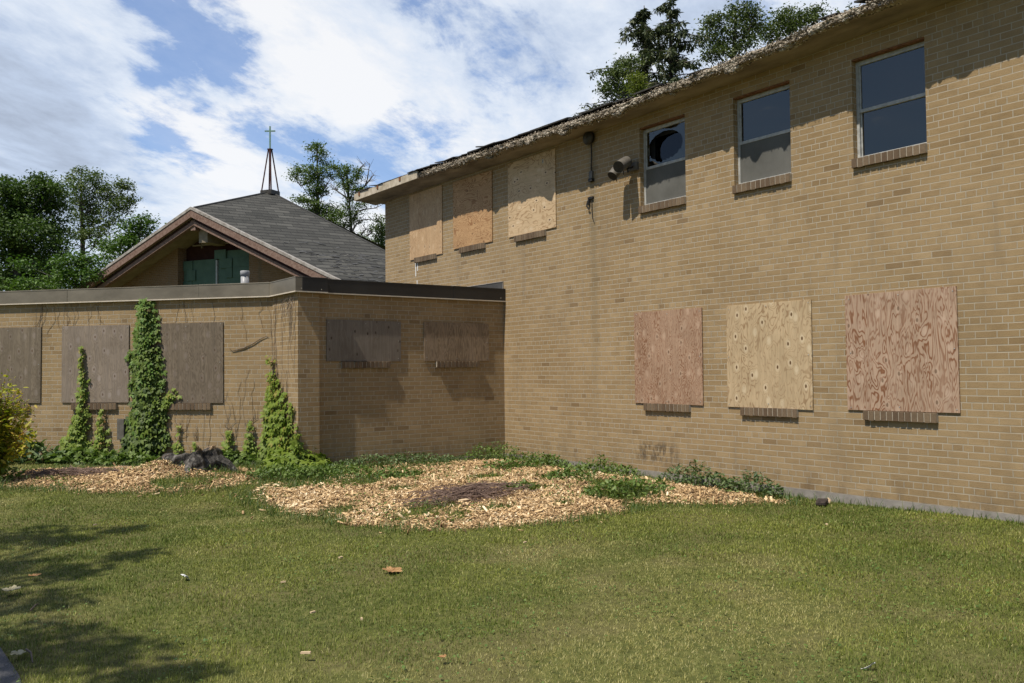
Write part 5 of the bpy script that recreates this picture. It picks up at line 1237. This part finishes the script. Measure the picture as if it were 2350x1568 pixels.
# ------------------------------------------------------------------ ground plants, shrub, stump
def put(x, y): return np.array([x, y, float(gh(x, y))])
def shrub():
    g = at_g(-22, 1105); base = put(g[0], g[1]); rs = np.random.RandomState(61); rr = random.Random(61)
    t = thing('yellow_shrub', 'yellow green shrub with upright arching stems at the left edge', 'shrub', tuple(base))
    st = MB(); P, T = [], []
    for k in range(85):
        an = rr.uniform(0, 6.28); sp = rr.uniform(.1, .52); h = rr.uniform(.6, 1.38) * (1.05 - sp * .35)
        pts = [np.array([math.cos(an) * sp * f ** 1.4, math.sin(an) * sp * f ** 1.4, h * f - .22 * sp * f * f]) for f in np.linspace(0, 1, 8)]
        st.tube(pts, [.010 * (1 - .1 * q) for q in range(8)], 4, cap=False)
        for q in range(110):
            f = rr.uniform(.12, 1.0) * 7; i = min(6, int(f)); p = pts[i] + (pts[i + 1] - pts[i]) * (f - i); P.append(p + rs.normal(0, .045, 3)); T.append(np.clip(.2 + .6 * rr.random() + .2 * (p[0] > .2), 0, 1))
    st.build('stems', simple('red_brown_stems', (.16, .07, .03, 1), (.28, .14, .06, 1), 10.0), t); P = np.array(P); n = len(P)
    V, G = scatter(LEAF6_V, LEAF6_F, P, rotm(rs.uniform(0, 6.28, n), rs.uniform(-1.0, .6, n), rs.uniform(-1, 1, n)), rs.uniform(.035, .085, n))
    link('leaves', mesh_np('leaves', V, G, {'tone': np.repeat(T, len(LEAF6_V))}), leaf_mat('yellow_green_leaves', [(.08, .14, .012), (.20, .25, .02), (.33, .34, .03), (.48, .38, .05), (.42, .22, .04)], .3, tone='tone'), t)
shrub()
M_WEED = leaf_mat('weed_leaves', [(.045, .085, .014), (.08, .135, .024), (.125, .19, .038), (.19, .25, .07)], .22)
M_WEED2 = leaf_mat('blue_green_weed_leaves', [(.045, .085, .030), (.08, .13, .045), (.125, .18, .07), (.19, .24, .10)], .2)
def weed(name, label, c, rx, ry, h, n, leaf, seed, m=None, tpl='leaf', rot=0.0, group='weed clumps along the walls', broad=False, cat='weeds'):
    rs = np.random.RandomState(seed); base = put(*c); t = thing(name, label, cat, tuple(base), 0, group)
    th = rs.uniform(0, 6.28, n); rd = rs.rand(n) ** .55; x0 = np.cos(th) * rd * rx; y0 = np.sin(th) * rd * ry
    x = x0 * math.cos(rot) - y0 * math.sin(rot); y = x0 * math.sin(rot) + y0 * math.cos(rot)
    gz = gh(base[0] + x, base[1] + y) - base[2]
    hh = h * (1 - rd ** 2 * .7) * (.55 + .9 * vnoise(base[0] + x, base[1] + y, 4.5, seed)) * rs.rand(n) ** .6
    P = np.column_stack([x, y, gz + .015 + hh])
    tv, tf = (LEAF6_V, LEAF6_F) if tpl == 'leaf' else (PALM_V, PALM_F)
    V, G = scatter(tv, tf, P, rotm(rs.uniform(0, 6.28, n), rs.uniform(-1.0, .7, n), rs.uniform(-.8, .8, n)), leaf * rs.uniform(.5, 1.3, n) * (np.array([[1, 1.9, 1]]) if False else 1))
    link('leaves', mesh_np('leaves', V, G), m or M_WEED, t)
    st = MB(); rr = random.Random(seed)
    for k in range(int(n / 12)):
        i = rr.randrange(n); p = P[i]; st.tube([(p[0] * .85, p[1] * .85, gz[i] - .01), (p[0] * .95, p[1] * .95, p[2] * .5), tuple(p)], .0025, 3, cap=False)
    st.build('stems', M_STEM, t)
    return t
M_STEM = simple('green_stem', (.05, .09, .02, 1), (.10, .14, .04, 1), 9.0)
def alongL1(a, out): p = wpt('L1', a, out, 0); return (p[0], p[1])
rL = math.atan2(E1[1], E1[0])
weed('broadleaf_weeds', 'large leaved weeds at the foot of the wall beside the yellow shrub', alongL1(-4.0, .38), .75, .30, .34, 420, .13, 71, M_WEED2, rot=rL)
weed('broadleaf_weeds', 'low green weeds under the slender creeper', alongL1(-3.05, .32), .62, .25, .20, 420, .09, 72, M_WEED, 'palm', rL)
weed('broadleaf_weeds', 'green weeds at the foot of the tallest vine', alongL1(-2.15, .42), .50, .28, .18, 420, .08, 73, M_WEED, 'palm', rL)
weed('broadleaf_weeds', 'weeds at the wall foot between stump and corner vine', alongL1(-.62, .28), .50, .20, .20, 330, .085, 74, M_WEED, 'palm', rL)
weed('broadleaf_weeds', 'green weeds on the ground in front of the yellow shrub at the left photo edge', (-7.3, 1.0), .40, .30, .28, 260, .08, 75, M_WEED)
weed('ground_weeds', 'wide weedy mat below the corner creeper and the pilaster', (-3.75, -.75), .85, .42, .14, 1500, .055, 76, M_WEED, rot=-.35)
weed('ground_weeds', 'weeds along the foot of the shaded wing wall', (-2.1, -.22), 1.15, .20, .15, 1300, .045, 77, M_WEED2)
weed('ground_weeds', 'tall fine weeds in the inner corner of the two walls', (-.50, -.38), .55, .35, .26, 900, .042, 78, M_WEED)
weed('ground_weeds', 'weed clump at the tall wall just right of the inner corner', (-.22, -1.35), .22, .50, .20, 520, .05, 79, M_WEED)
weed('ground_weeds', 'grassy weed clump against the tall wall under the nearest red board', (-.28, -2.75), .26, .62, .20, 700, .05, 80, M_WEED)
weed('leafy_wall_weeds', 'tallest leafy weeds hugging the concrete footing under the yellowish board', (-.18, -4.35), .15, .66, .26, 620, .055, 81, M_WEED2)
weed('leafy_wall_weeds', 'leafy weed clump ending beside the charred block at the concrete footing', (-.22, -5.2), .18, .50, .22, 520, .055, 82, M_WEED2)
for i, (x, y, rx, ry, h, n, lb) in enumerate([(-1.35, -4.35, .60, .40, .12, 520, 'dandelion leaved weed patch in the chips near their right front edge'), (-1.05, -2.9, .45, .28, .10, 300, 'low weed patch in the chips in front of the nearest red board'), (-2.9, -1.45, .5, .25, .09, 300, 'weed patch in the chips left of the brush pile'), (-.95, -1.5, .5, .28, .10, 320, 'small green patch in the chips near the inner corner'), (-2.2, -3.35, .25, .18, .10, 150, 'green sprouts growing up behind the brush pile'), (-5.0, .45, .4, .2, .09, 260, 'low weeds in the chips in front of the stump')]):
    weed('low_weeds', lb, (x, y), rx, ry, h, n, .06, 90 + i, M_WEED, group='weed patches in the wood chips')

def stump():
    g = at_g(434, 1090); base = put(g[0] + .06, g[1] + .10); t = thing('tree_stump', 'rotten black and grey tree stump half buried in wood chips by the wall', 'stump', (base[0], base[1], base[2] - .03))
    N, K = 72, 16; V = []; Q = []
    for k in range(K):
        z = k / (K - 1)
        for i in range(N):
            a = 2 * math.pi * i / N
            r = .30 + .05 * math.sin(3 * a + 1) + .035 * math.sin(7 * a) + .06 * mnoise.noise((math.cos(a) * 3, math.sin(a) * 3, z * 3)) + .02 * mnoise.noise((math.cos(a) * 12, math.sin(a) * 12, z * 8))
            r *= (1.22 - .30 * z)
            hh = .27 + .08 * mnoise.noise((math.cos(a) * 1.6, math.sin(a) * 1.6, 7)) + .06 * math.cos(a + .7) + .04 * mnoise.noise((math.cos(a) * 6, math.sin(a) * 6, 3))
            V.append((r * math.cos(a) * 1.12, r * math.sin(a) * .85, z * hh - .05))
    for k in range(K - 1):
        for i in range(N): Q.append((k * N + i, k * N + (i + 1) % N, (k + 1) * N + (i + 1) % N, (k + 1) * N + i))
    for s_, dz in ((.75, -.03), (.45, -.06), (.15, -.05)):
        b = len(V); top = V[(K - 1) * N:(K - 1) * N + N]
        for i, p in enumerate(top): V.append((p[0] * s_, p[1] * s_, p[2] * .6 + .10 + dz + .05 * mnoise.noise((p[0] * 9 * s_, p[1] * 9 * s_, 1))))
        for i in range(N): Q.append((b - N + i, b - N + (i + 1) % N, b + (i + 1) % N, b + i))
    me = mesh_np('body', np.array(V), [np.array(Q)])
    nt = mat('charred_rotten_wood'); o = objc(nt); n = nt.noise(nt.mapping(o, scale=(1, 1, .5)), 16.0, 6.0, .7)
    zc = nt.math('ADD', nt.sep(o)[2], nt.math('MULTIPLY', nt.math('SUBTRACT', n, .5), .10))
    c = nt.ramp(n, [(.32, (.015, .014, .013, 1)), (.5, (.085, .078, .068, 1)), (.66, (.26, .24, .21, 1))]); c = nt.mix(nt.rng(zc, .245, .28, 0, 1, True), c, nt.ramp(n, [(.35, (.22, .14, .08, 1)), (.65, (.48, .34, .20, 1))]))
    nt.put(nt.bs.inputs['Base Color'], c); nt.put(nt.bs.inputs['Normal'], nt.bump(n, 1.0, .05))
    link('body', me, nt.mat, t, smooth=False)
    r_ = MB(); r_.tube([(.30, -.15, .12), (.42, -.22, .05), (.50, -.30, -.04)], [.08, .055, .03], 8); r_.tube([(-.1, -.25, .1), (-.15, -.38, .03), (-.2, -.5, -.05)], [.07, .05, .03], 8); r_.build('root', nt.mat, t)
stump()
def brush_pile():
    rr = random.Random(77)
    for nm, lb, c, rx, ry, h, n in (('brush_pile', 'pile of thin purple brown twigs in the middle of the wood chips', tuple(at_g(1085, 1150)[:2]), .90, .46, .12, 330), ('brush_pile', 'flat heap of dark dry twigs left of the stump in front of the wall weeds', tuple(at_g(170, 1095)[:2]), .85, .20, .06, 150)):
        b = put(*c); mb = MB(); an0 = .2 if c[0] > -4 else -.75
        for k in range(n):
            x, y = rr.gauss(0, rx * .42), rr.gauss(0, ry * .42); X = x * math.cos(an0) - y * math.sin(an0); Y = x * math.sin(an0) + y * math.cos(an0)
            g = float(gh(b[0] + X, b[1] + Y)) - b[2]; an = an0 + rr.gauss(0, .7); L = rr.uniform(.12, .55); z = g + .02 + h * rr.random() * math.exp(-(x / rx) ** 2 - (y / ry) ** 2)
            d = np.array([math.cos(an), math.sin(an), rr.gauss(0, .13)]); p = np.array([X, Y, z])
            mb.tube([p - d * L / 2, p + np.array([rr.gauss(0, .02), rr.gauss(0, .02), rr.uniform(0, .04)]), p + d * L / 2], [.0045, .0038, .0018], 4, cap=False)
        o = mb.build(nm, M_BRUSH, None, tuple(b)); tag(o, lb, 'brush pile')
M_BRUSH = simple('purple_brown_twigs', (.09, .058, .045, 1), (.26, .18, .14, 1), 9.0)
brush_pile()

# ------------------------------------------------------------------ wood chips (stuff)
def chips():
    rs = np.random.RandomState(101)
    n = 165000; x = rs.uniform(-7.4, -.05, n); y = rs.uniform(-5.9, 3.6, n); m = chipmask(x, y)
    xx, yy = x - P3[0], y - P3[1]; keep = (rs.rand(n) < m * 1.0)
    outL1 = (xx * FR['L1'][2][0] + yy * FR['L1'][2][1]) > .3
    keep &= np.where(y > .5, outL1, True); keep &= ~((x > -3.65) & (y > -.12))
    # thin scatter beyond the edge
    bp = at_g(1085, 1150); br = (np.hypot((x - bp[0]) / .9, (y - bp[1]) / .45) < 1) & (rs.rand(n) < .25); keep &= ~br
    stray = (m < .5) & (rs.rand(n) < .010) & ((sdpoly(MAIN, x, y) > -.5) | (sdpoly(LEFT, x, y) > -.4)); keep |= stray & (y < 0)
    x, y = x[keep], y[keep]; n = len(x)
    dist = np.hypot(x - CAM[0], y - CAM[1])
    z = gh(x, y) + rs.rand(n) ** 2 * .028 + .004
    bx = np.array([(-.5, -.5, -.5), (.5, -.5, -.5), (.5, .5, -.5), (-.5, .5, -.5), (-.42, -.3, .5), (.35, -.4, .5), (.5, .3, .5), (-.3, .45, .5)])
    bf = np.array([(0, 3, 2, 1), (4, 5, 6, 7), (0, 1, 5, 4), (1, 2, 6, 5), (2, 3, 7, 6), (3, 0, 4, 7)])
    L = np.clip(rs.lognormal(-3.72, .62, n), .008, .15); W = L * rs.uniform(.16, .6, n); W = np.minimum(W, .024); T = rs.uniform(.0025, .006, n)
    V, G = scatter(bx, [bf], np.column_stack([x, y, z]), rotm(rs.uniform(0, 6.28, n), rs.normal(0, .45, n), rs.normal(0, .55, n)), np.column_stack([L, W, T]))
    tone = np.repeat(np.clip(fnoise(x, y, 1.4, 33, 3) * 1.3 - .15 + rs.normal(0, .12, n), 0, 1), 8)
    nt = mat('fresh_wood_chips'); rnd = nt.add('ShaderNodeNewGeometry').outputs['Random Per Island']; a = nt.add('ShaderNodeAttribute', attribute_name='tone').outputs['Fac']
    v = nt.math('ADD', nt.math('MULTIPLY', rnd, .68), nt.math('MULTIPLY', a, .34), clamp=True)
    nt.put(nt.bs.inputs['Base Color'], nt.ramp(v, [(.10, (.09, .058, .032, 1)), (.28, (.26, .165, .080, 1)), (.50, (.50, .34, .170, 1)), (.74, (.72, .51, .27, 1)), (.95, (.92, .77, .52, 1))]))
    tag(link('wood_chips', mesh_np('wood_chips', V, G, {'tone': tone}), nt.mat), kind='stuff')
    # low sprigs coming up between the chips
    n = 16000; x = rs.uniform(-7.2, -.15, n); y = rs.uniform(-5.6, 2.0, n); k = (chipmask(x, y) > .3) & (fnoise(x, y, 2.3, 91, 4) > .56); x, y = x[k], y[k]; n = len(x)
    V, G = scatter(LEAF6_V * [1, .8, 1], LEAF6_F, np.column_stack([x, y, gh(x, y) + rs.uniform(.02, .06, n)]), rotm(rs.uniform(0, 6.28, n), rs.normal(-.3, .5, n), rs.normal(0, .5, n)), rs.uniform(.02, .05, n))
    tag(link('chip_bed_sprigs', mesh_np('chip_bed_sprigs', V, G), M_WEED), kind='stuff')
chips()

# ------------------------------------------------------------------ lawn (stuff)
def lawn():
    rs = np.random.RandomState(111)
    # sample uniformly over the view trapezoid with density falling with distance
    N = 2000000; lat = rs.uniform(-1, 1, N); dep = rs.uniform(3.3, 14.5, N)
    half = dep * .62 + .3
    p = CAM[None, :2] + dep[:, None] * FWD[None, :2] + (lat * half)[:, None] * RGT[None, :2]
    x, y = p[:, 0], p[:, 1]
    dens = np.clip(8200 * (5.0 / dep) ** 0.9, 2600, 10500)      # blades per m2
    area = 2 * half * (14.5 - 3.3)                 # area weight per sample
    pr = dens * area / N
    cm = chipmask(x, y)
    keep = (rs.rand(N) < pr) & (x < -.02) & (rs.rand(N) > cm * 1.35)
    xx, yy = x - P3[0], y - P3[1]; outL1 = (xx * FR['L1'][2][0] + yy * FR['L1'][2][1]) > .02
    keep &= np.where(y > -.1, outL1 & (x < -3.64), True)
    onpath = (x < -7.95 + .10 * (vnoise(x, y, 3.0, 5) - .5)) & (y < -5.7); keep &= ~(onpath & (rs.rand(N) < .9))
    x, y, dep = x[keep], y[keep], dep[keep]; n = len(x); pass
    patch = fnoise(x, y, .55, 21, 4); patch2 = fnoise(x, y, 2.2, 24, 3)
    # mowing stripes are faint, running towards the corner
    dry = np.clip((patch - .50) * 4.2 + (patch2 - .5) * 2.0, 0, 1)
    edge = np.clip(1 - (-np.maximum(sdpoly(MAIN, x, y), sdpoly(LEFT, x, y))) / .5, 0, 1)
    dry = dry * (1 - .8 * edge)
    Lh = rs.uniform(.014, .034, n) * (1 + .5 * edge * rs.rand(n)) * (1 - .25 * dry)
    wall = np.exp(x / .12); Lh *= 1 + .5 * wall; Lh *= .55 + .9 * fnoise(x, y, 3.5, 61, 3)
    wd = rs.uniform(.0022, .0040, n) * np.clip(dep / 5.0, .9, 2.4)
    yaw = rs.uniform(0, 6.28, n); lean = np.abs(rs.normal(.65, .55, n))
    z0 = gh(x, y) - .004
    c, s = np.cos(yaw), np.sin(yaw); px_, py_ = -s, c
    V = np.zeros((n, 5, 3))
    m1 = .55; bx = np.sin(lean) * Lh; bz = np.cos(lean * .8) * Lh
    V[:, 0] = np.column_stack([x - px_ * wd / 2, y - py_ * wd / 2, z0]); V[:, 1] = np.column_stack([x + px_ * wd / 2, y + py_ * wd / 2, z0])
    mx_, my_, mz_ = x + c * bx * .35, y + s * bx * .35, z0 + bz * m1
    V[:, 2] = np.column_stack([mx_ + px_ * wd * .42, my_ + py_ * wd * .42, mz_]); V[:, 3] = np.column_stack([mx_ - px_ * wd * .42, my_ - py_ * wd * .42, mz_])
    V[:, 4] = np.column_stack([x + c * bx, y + s * bx, z0 + bz])
    b = np.arange(n)[:, None] * 5
    me = mesh_np('lawn', V.reshape(-1, 3), [b + np.array([[0, 1, 2, 3]]), b + np.array([[3, 2, 4]])], {'dry': np.repeat(np.clip(dry * .75 + rs.normal(-.02, .15, n) + (rs.rand(n) < .10) * .6, 0, 1), 5), 'dark': np.repeat(np.clip((fnoise(x, y, 1.3, 51, 4) - .40) * 3.5, 0, 1), 5)})
    nt = mat('lawn_grass'); rnd = nt.add('ShaderNodeNewGeometry').outputs['Random Per Island']; a = nt.add('ShaderNodeAttribute', attribute_name='dry').outputs['Fac']
    g = nt.ramp(rnd, [(0, (.095, .130, .018, 1)), (.4, (.178, .213, .030, 1)), (.75, (.265, .298, .048, 1)), (1, (.39, .41, .09, 1))])
    dcol = nt.ramp(rnd, [(0, (.30, .27, .075, 1)), (.5, (.46, .41, .14, 1)), (1, (.66, .58, .29, 1))])
    dk = nt.add('ShaderNodeAttribute', attribute_name='dark').outputs['Fac']; g = nt.mix(dk, nt.mix(1.0, g, (.52, .64, .55, 1), 'MULTIPLY'), g)
    col = nt.mix(a, g, dcol); nt.put(nt.bs.inputs['Base Color'], col); nt.bs.inputs['Roughness'].default_value = .55; nt.bs.inputs['Specular IOR Level'].default_value = .25
    tl = nt.add('ShaderNodeBsdfTranslucent'); nt.put(tl.inputs[0], col); ms = nt.add('ShaderNodeMixShader'); ms.inputs[0].default_value = .25
    nt.l.new(nt.bs.outputs[0], ms.inputs[1]); nt.l.new(tl.outputs[0], ms.inputs[2]); nt.l.new(ms.outputs[0], nt.out.inputs[0])
    tag(link('lawn_grass', me, nt.mat), kind='stuff')
    # clover and plantain leaves among the grass
    n = 15000; dep = rs.uniform(3.4, 12, n); lat = rs.uniform(-1, 1, n) * dep * .62; p = CAM[None, :2] + dep[:, None] * FWD[None, :2] + lat[:, None] * RGT[None, :2]; x, y = p[:, 0], p[:, 1]
    k = (x < -.1) & (chipmask(x, y) < .4) & (fnoise(x, y, 1.6, 41, 4) > .555) & (y < 1.5) & ~((x > -3.7) & (y > -.1)); x, y = x[k], y[k]; n = len(x)
    V, G = scatter(LEAF6_V * [1, 1.6, 1], LEAF6_F, np.column_stack([x, y, gh(x, y) + rs.uniform(.012, .04, n)]), rotm(rs.uniform(0, 6.28, n), rs.normal(0, .3, n), rs.normal(0, .3, n)), rs.uniform(.010, .022, n))
    tag(link('clover', mesh_np('clover', V, G), leaf_mat('clover_leaves', [(.06, .11, .020), (.10, .17, .030), (.16, .23, .055)], .2)), kind='stuff')
    # longer grass on the border of the chips and along the footing
    n = 60000; x = rs.uniform(-7.6, -.03, n); y = rs.uniform(-9.5, 2.2, n); sd = np.maximum(sdpoly(MAIN, x, y), sdpoly(LEFT, x, y)); cm = chipmask(x, y)
    near = ((np.abs(sd) < .30) & (cm < .5)) | ((x > -.14) & (rs.rand(n) < .8)) | ((cm < .4) & (sd > 0)) | ((y > -1.0) & (x < -3.6) & (x > -5.6) & (cm < .5))
    near &= ~((x > -3.65) & (y > -.05)); xx, yy = x - P3[0], y - P3[1]; near &= np.where(y > 0, (xx * FR['L1'][2][0] + yy * FR['L1'][2][1]) > .05, True)
    x, y = x[near], y[near]; n = len(x); pass
    bl = np.array([(0, -.5, 0), (0, .5, 0), (.12, .42, .45), (.12, -.42, .45), (.36, .26, .8), (.36, -.26, .8), (.62, 0, 1.0)]); bf = [np.array([(0, 1, 2, 3), (3, 2, 4, 5)]), np.array([(5, 4, 6)])]
    L = rs.uniform(.04, .12, n); V, G = scatter(bl, bf, np.column_stack([x, y, gh(x, y) - .005]), rotm(rs.uniform(0, 6.28, n), rs.normal(0, .2, n), rs.normal(0, .2, n)), np.column_stack([L, np.full(n, .006), L]))
    tag(link('border_grass', mesh_np('border_grass', V, G), leaf_mat('border_grass_blades', [(.035, .075, .014), (.06, .115, .022), (.10, .16, .04), (.20, .19, .08)], .25)), kind='stuff')
lawn()

# ------------------------------------------------------------------ litter on the lawn
M_WHITE = simple('white_paper', (.72, .72, .70, 1), (.85, .85, .83, 1), 9.0)
M_CHIPM = simple('pale_chip_wood', (.55, .40, .24, 1), (.72, .56, .37, 1), 20.0)
M_BROWNLEAF = simple('brown_dry_leaf', (.24, .12, .045, 1), (.42, .25, .11, 1), 20.0)
M_PALELEAF = simple('pale_dry_leaf', (.26, .23, .13, 1), (.42, .38, .24, 1), 20.0)
def leaf_outline(seed, L):
    """lobed maple like leaf as a slightly curled mesh with thickness"""
    rs = random.Random(seed); N = 30; V = []; top = []
    for i in range(N):
        a = 2 * math.pi * i / N; lob = .62 + .38 * abs(math.cos(2.5 * a)) ** .8; r = L * .5 * lob * rs.uniform(.92, 1.06)
        x, y = r * math.cos(a), r * math.sin(a) * .85; top.append((x, y, .25 * (x * x + y * y) / L + rs.uniform(0, .12) * L * .5 + .01))
    mb = MB(); c = (0, 0, .008)
    for i in range(N):
        j = (i + 1) % N; mb.quad([c, top[i], top[j]]); lo = lambda p: (p[0], p[1], p[2] - .0015); mb.quad([lo(c), lo(top[j]), lo(top[i])]); mb.quad([top[j], top[i], lo(top[i]), lo(top[j])])
    return mb
def litter():
    def place(mb, name, m, px, py, label, cat, rz=0, lift=.03, tilt=0):
        p = at_g(px, py, .02); z = float(gh(p[0], p[1])) + lift
        o = mb.build(name, m, None, (p[0], p[1], z), rz); o.rotation_euler = (tilt, tilt * .5, rz); tag(o, label, cat)
    def scrap(w_, l_, seed=0):
        mb = MB(); n = 6; rs = random.Random(seed); g = [[(w_ * (i / n - .5), l_ * (j / n - .5), .25 * w_ * math.sin(3 * i / n + seed) + rs.uniform(0, .1) * w_) for j in range(n + 1)] for i in range(n + 1)]
        for i in range(n):
            for j in range(n):
                q = [g[i][j], g[i + 1][j], g[i + 1][j + 1], g[i][j + 1]]; mb.quad(q); mb.quad([(a, b, c - .001) for a, b, c in q][::-1])
        return mb
    place(scrap(.075, .04, 1), 'paper_scrap', M_WHITE, 425, 1326, 'small bright white paper scrap on the lawn at left', 'litter', .6, .020, .3)
    place(scrap(.065, .03, 2), 'paper_scrap', M_WHITE, 1992, 1526, 'small white paper scrap near the lower right corner of the lawn', 'litter', 1.9, .020, .3)
    place(leaf_outline(1, .17), 'dry_leaf', M_BROWNLEAF, 900, 1308, 'curled brown dry leaf alone in the middle of the lawn', 'leaf', .3, .008, .15)
    place(leaf_outline(2, .14), 'dry_leaf', M_PALELEAF, 25, 1363, 'pale dry maple leaf in the shade at the left edge', 'leaf', 1.2, .03)
    place(leaf_outline(3, .09), 'dry_leaf', M_PALELEAF, 42, 1500, 'pale yellow green leaf lying on the asphalt at lower left', 'leaf', 2.2, .02)
    place(leaf_outline(4, .09), 'dry_leaf', M_BROWNLEAF, 80, 1328, 'small reddish brown leaf in the shade above the pale maple leaf', 'leaf', .2, .03)
    place(leaf_outline(5, .05), 'dry_leaf', M_BROWNLEAF, 1015, 1508, 'tiny dark brown leaf in the grass at the bottom middle', 'leaf', .2, .03)
    rs = random.Random(4)
    for px, py, lb in ((1205, 1248, 'pale wood chip on the lawn just in front of the chip bed'), (782, 1285, 'small pale wood chip on the lawn left of the brown leaf'), (830, 1422, 'pale wood chip in the middle of the left lawn'), (702, 1500, 'pale wood chip near the bottom of the lawn at left'), (1897, 1211, 'pale wood chip on the lawn below the charred block'), (218, 1209, 'tiny pale chip on the lawn below the left chip bed'), (718, 1408, 'tiny pale chip left of the middle lawn chip'), (650, 1341, 'tiny pale chip between the paper scrap and the brown leaf'), (1065, 1172, 'long pale split wood sliver lying on the chips below the brush pile')):
        L = .16 if px == 1065 else rs.uniform(.03, .055); mb = MB(); mb.box(-L / 2, L / 2, -L * .16, L * .16, -.004, .006); place(mb, 'wood_chip', M_CHIPM, px, py, lb, 'wood chip', rs.uniform(0, .6) if px == 1065 else rs.uniform(0, 3), .045 if px != 1065 else .09, .1)
    # charred block by the footing
    p = at_z(1886, 1154, .03); b = MB(); mb = MB()
    t = thing('charred_block', 'small charred wooden block on the grass by the concrete footing', 'wood block', (p[0], p[1], float(gh(p[0], p[1])) - .01), .5)
    N = 14; V = []
    mb = MB(); rs = random.Random(6)
    for k in range(9):
        x = -.10 + .025 * k; mb.tube([(x, -.05, .035 + rs.uniform(-.01, .015)), (x + rs.uniform(-.01, .01), .05, .03 + rs.uniform(0, .02))], [rs.uniform(.022, .038), rs.uniform(.02, .035)], 7)
    mb.build('block', simple('char', (.015, .012, .010, 1), (.07, .05, .04, 1), 30.0), t)
    mb = MB(); mb.tube([(.10, -.055, .02), (.125, -.06, .05), (.12, -.05, .075)], [.016, .022, .012], 7); mb.build('split_end', M_CHIPM, t)
    for px, py, px2, py2, lb in ((60, 1482, 75, 1512, 'thin crooked twig lying at the asphalt edge'), (70, 1400, 88, 1385, 'short dark twig in the shaded grass at left')):
        a = at_z(px, py, .03); b = at_z(px2, py2, .03); mb = MB(); d = b - a; mb.tube([(0, 0, 0), tuple(d * .5 + [.01, .01, .012]), tuple(d)], [.006, .005, .003], 6); o = mb.build('twig', M_TWIG, None, (a[0], a[1], float(gh(a[0], a[1])) + .02)); tag(o, lb, 'twig')
litter()
def meter():
    mb = MB(); mb.box(-.06, .06, -.06, 0, -.16, .16); p = wpt('L1', -2.53, .001, .62)
    o = mb.build('outlet_box', M_LAMP, None, p, frz('L1'), bevel=.004); tag(o, 'small grey metal box on the brick peeping out left of the tall vine', 'box')
meter()
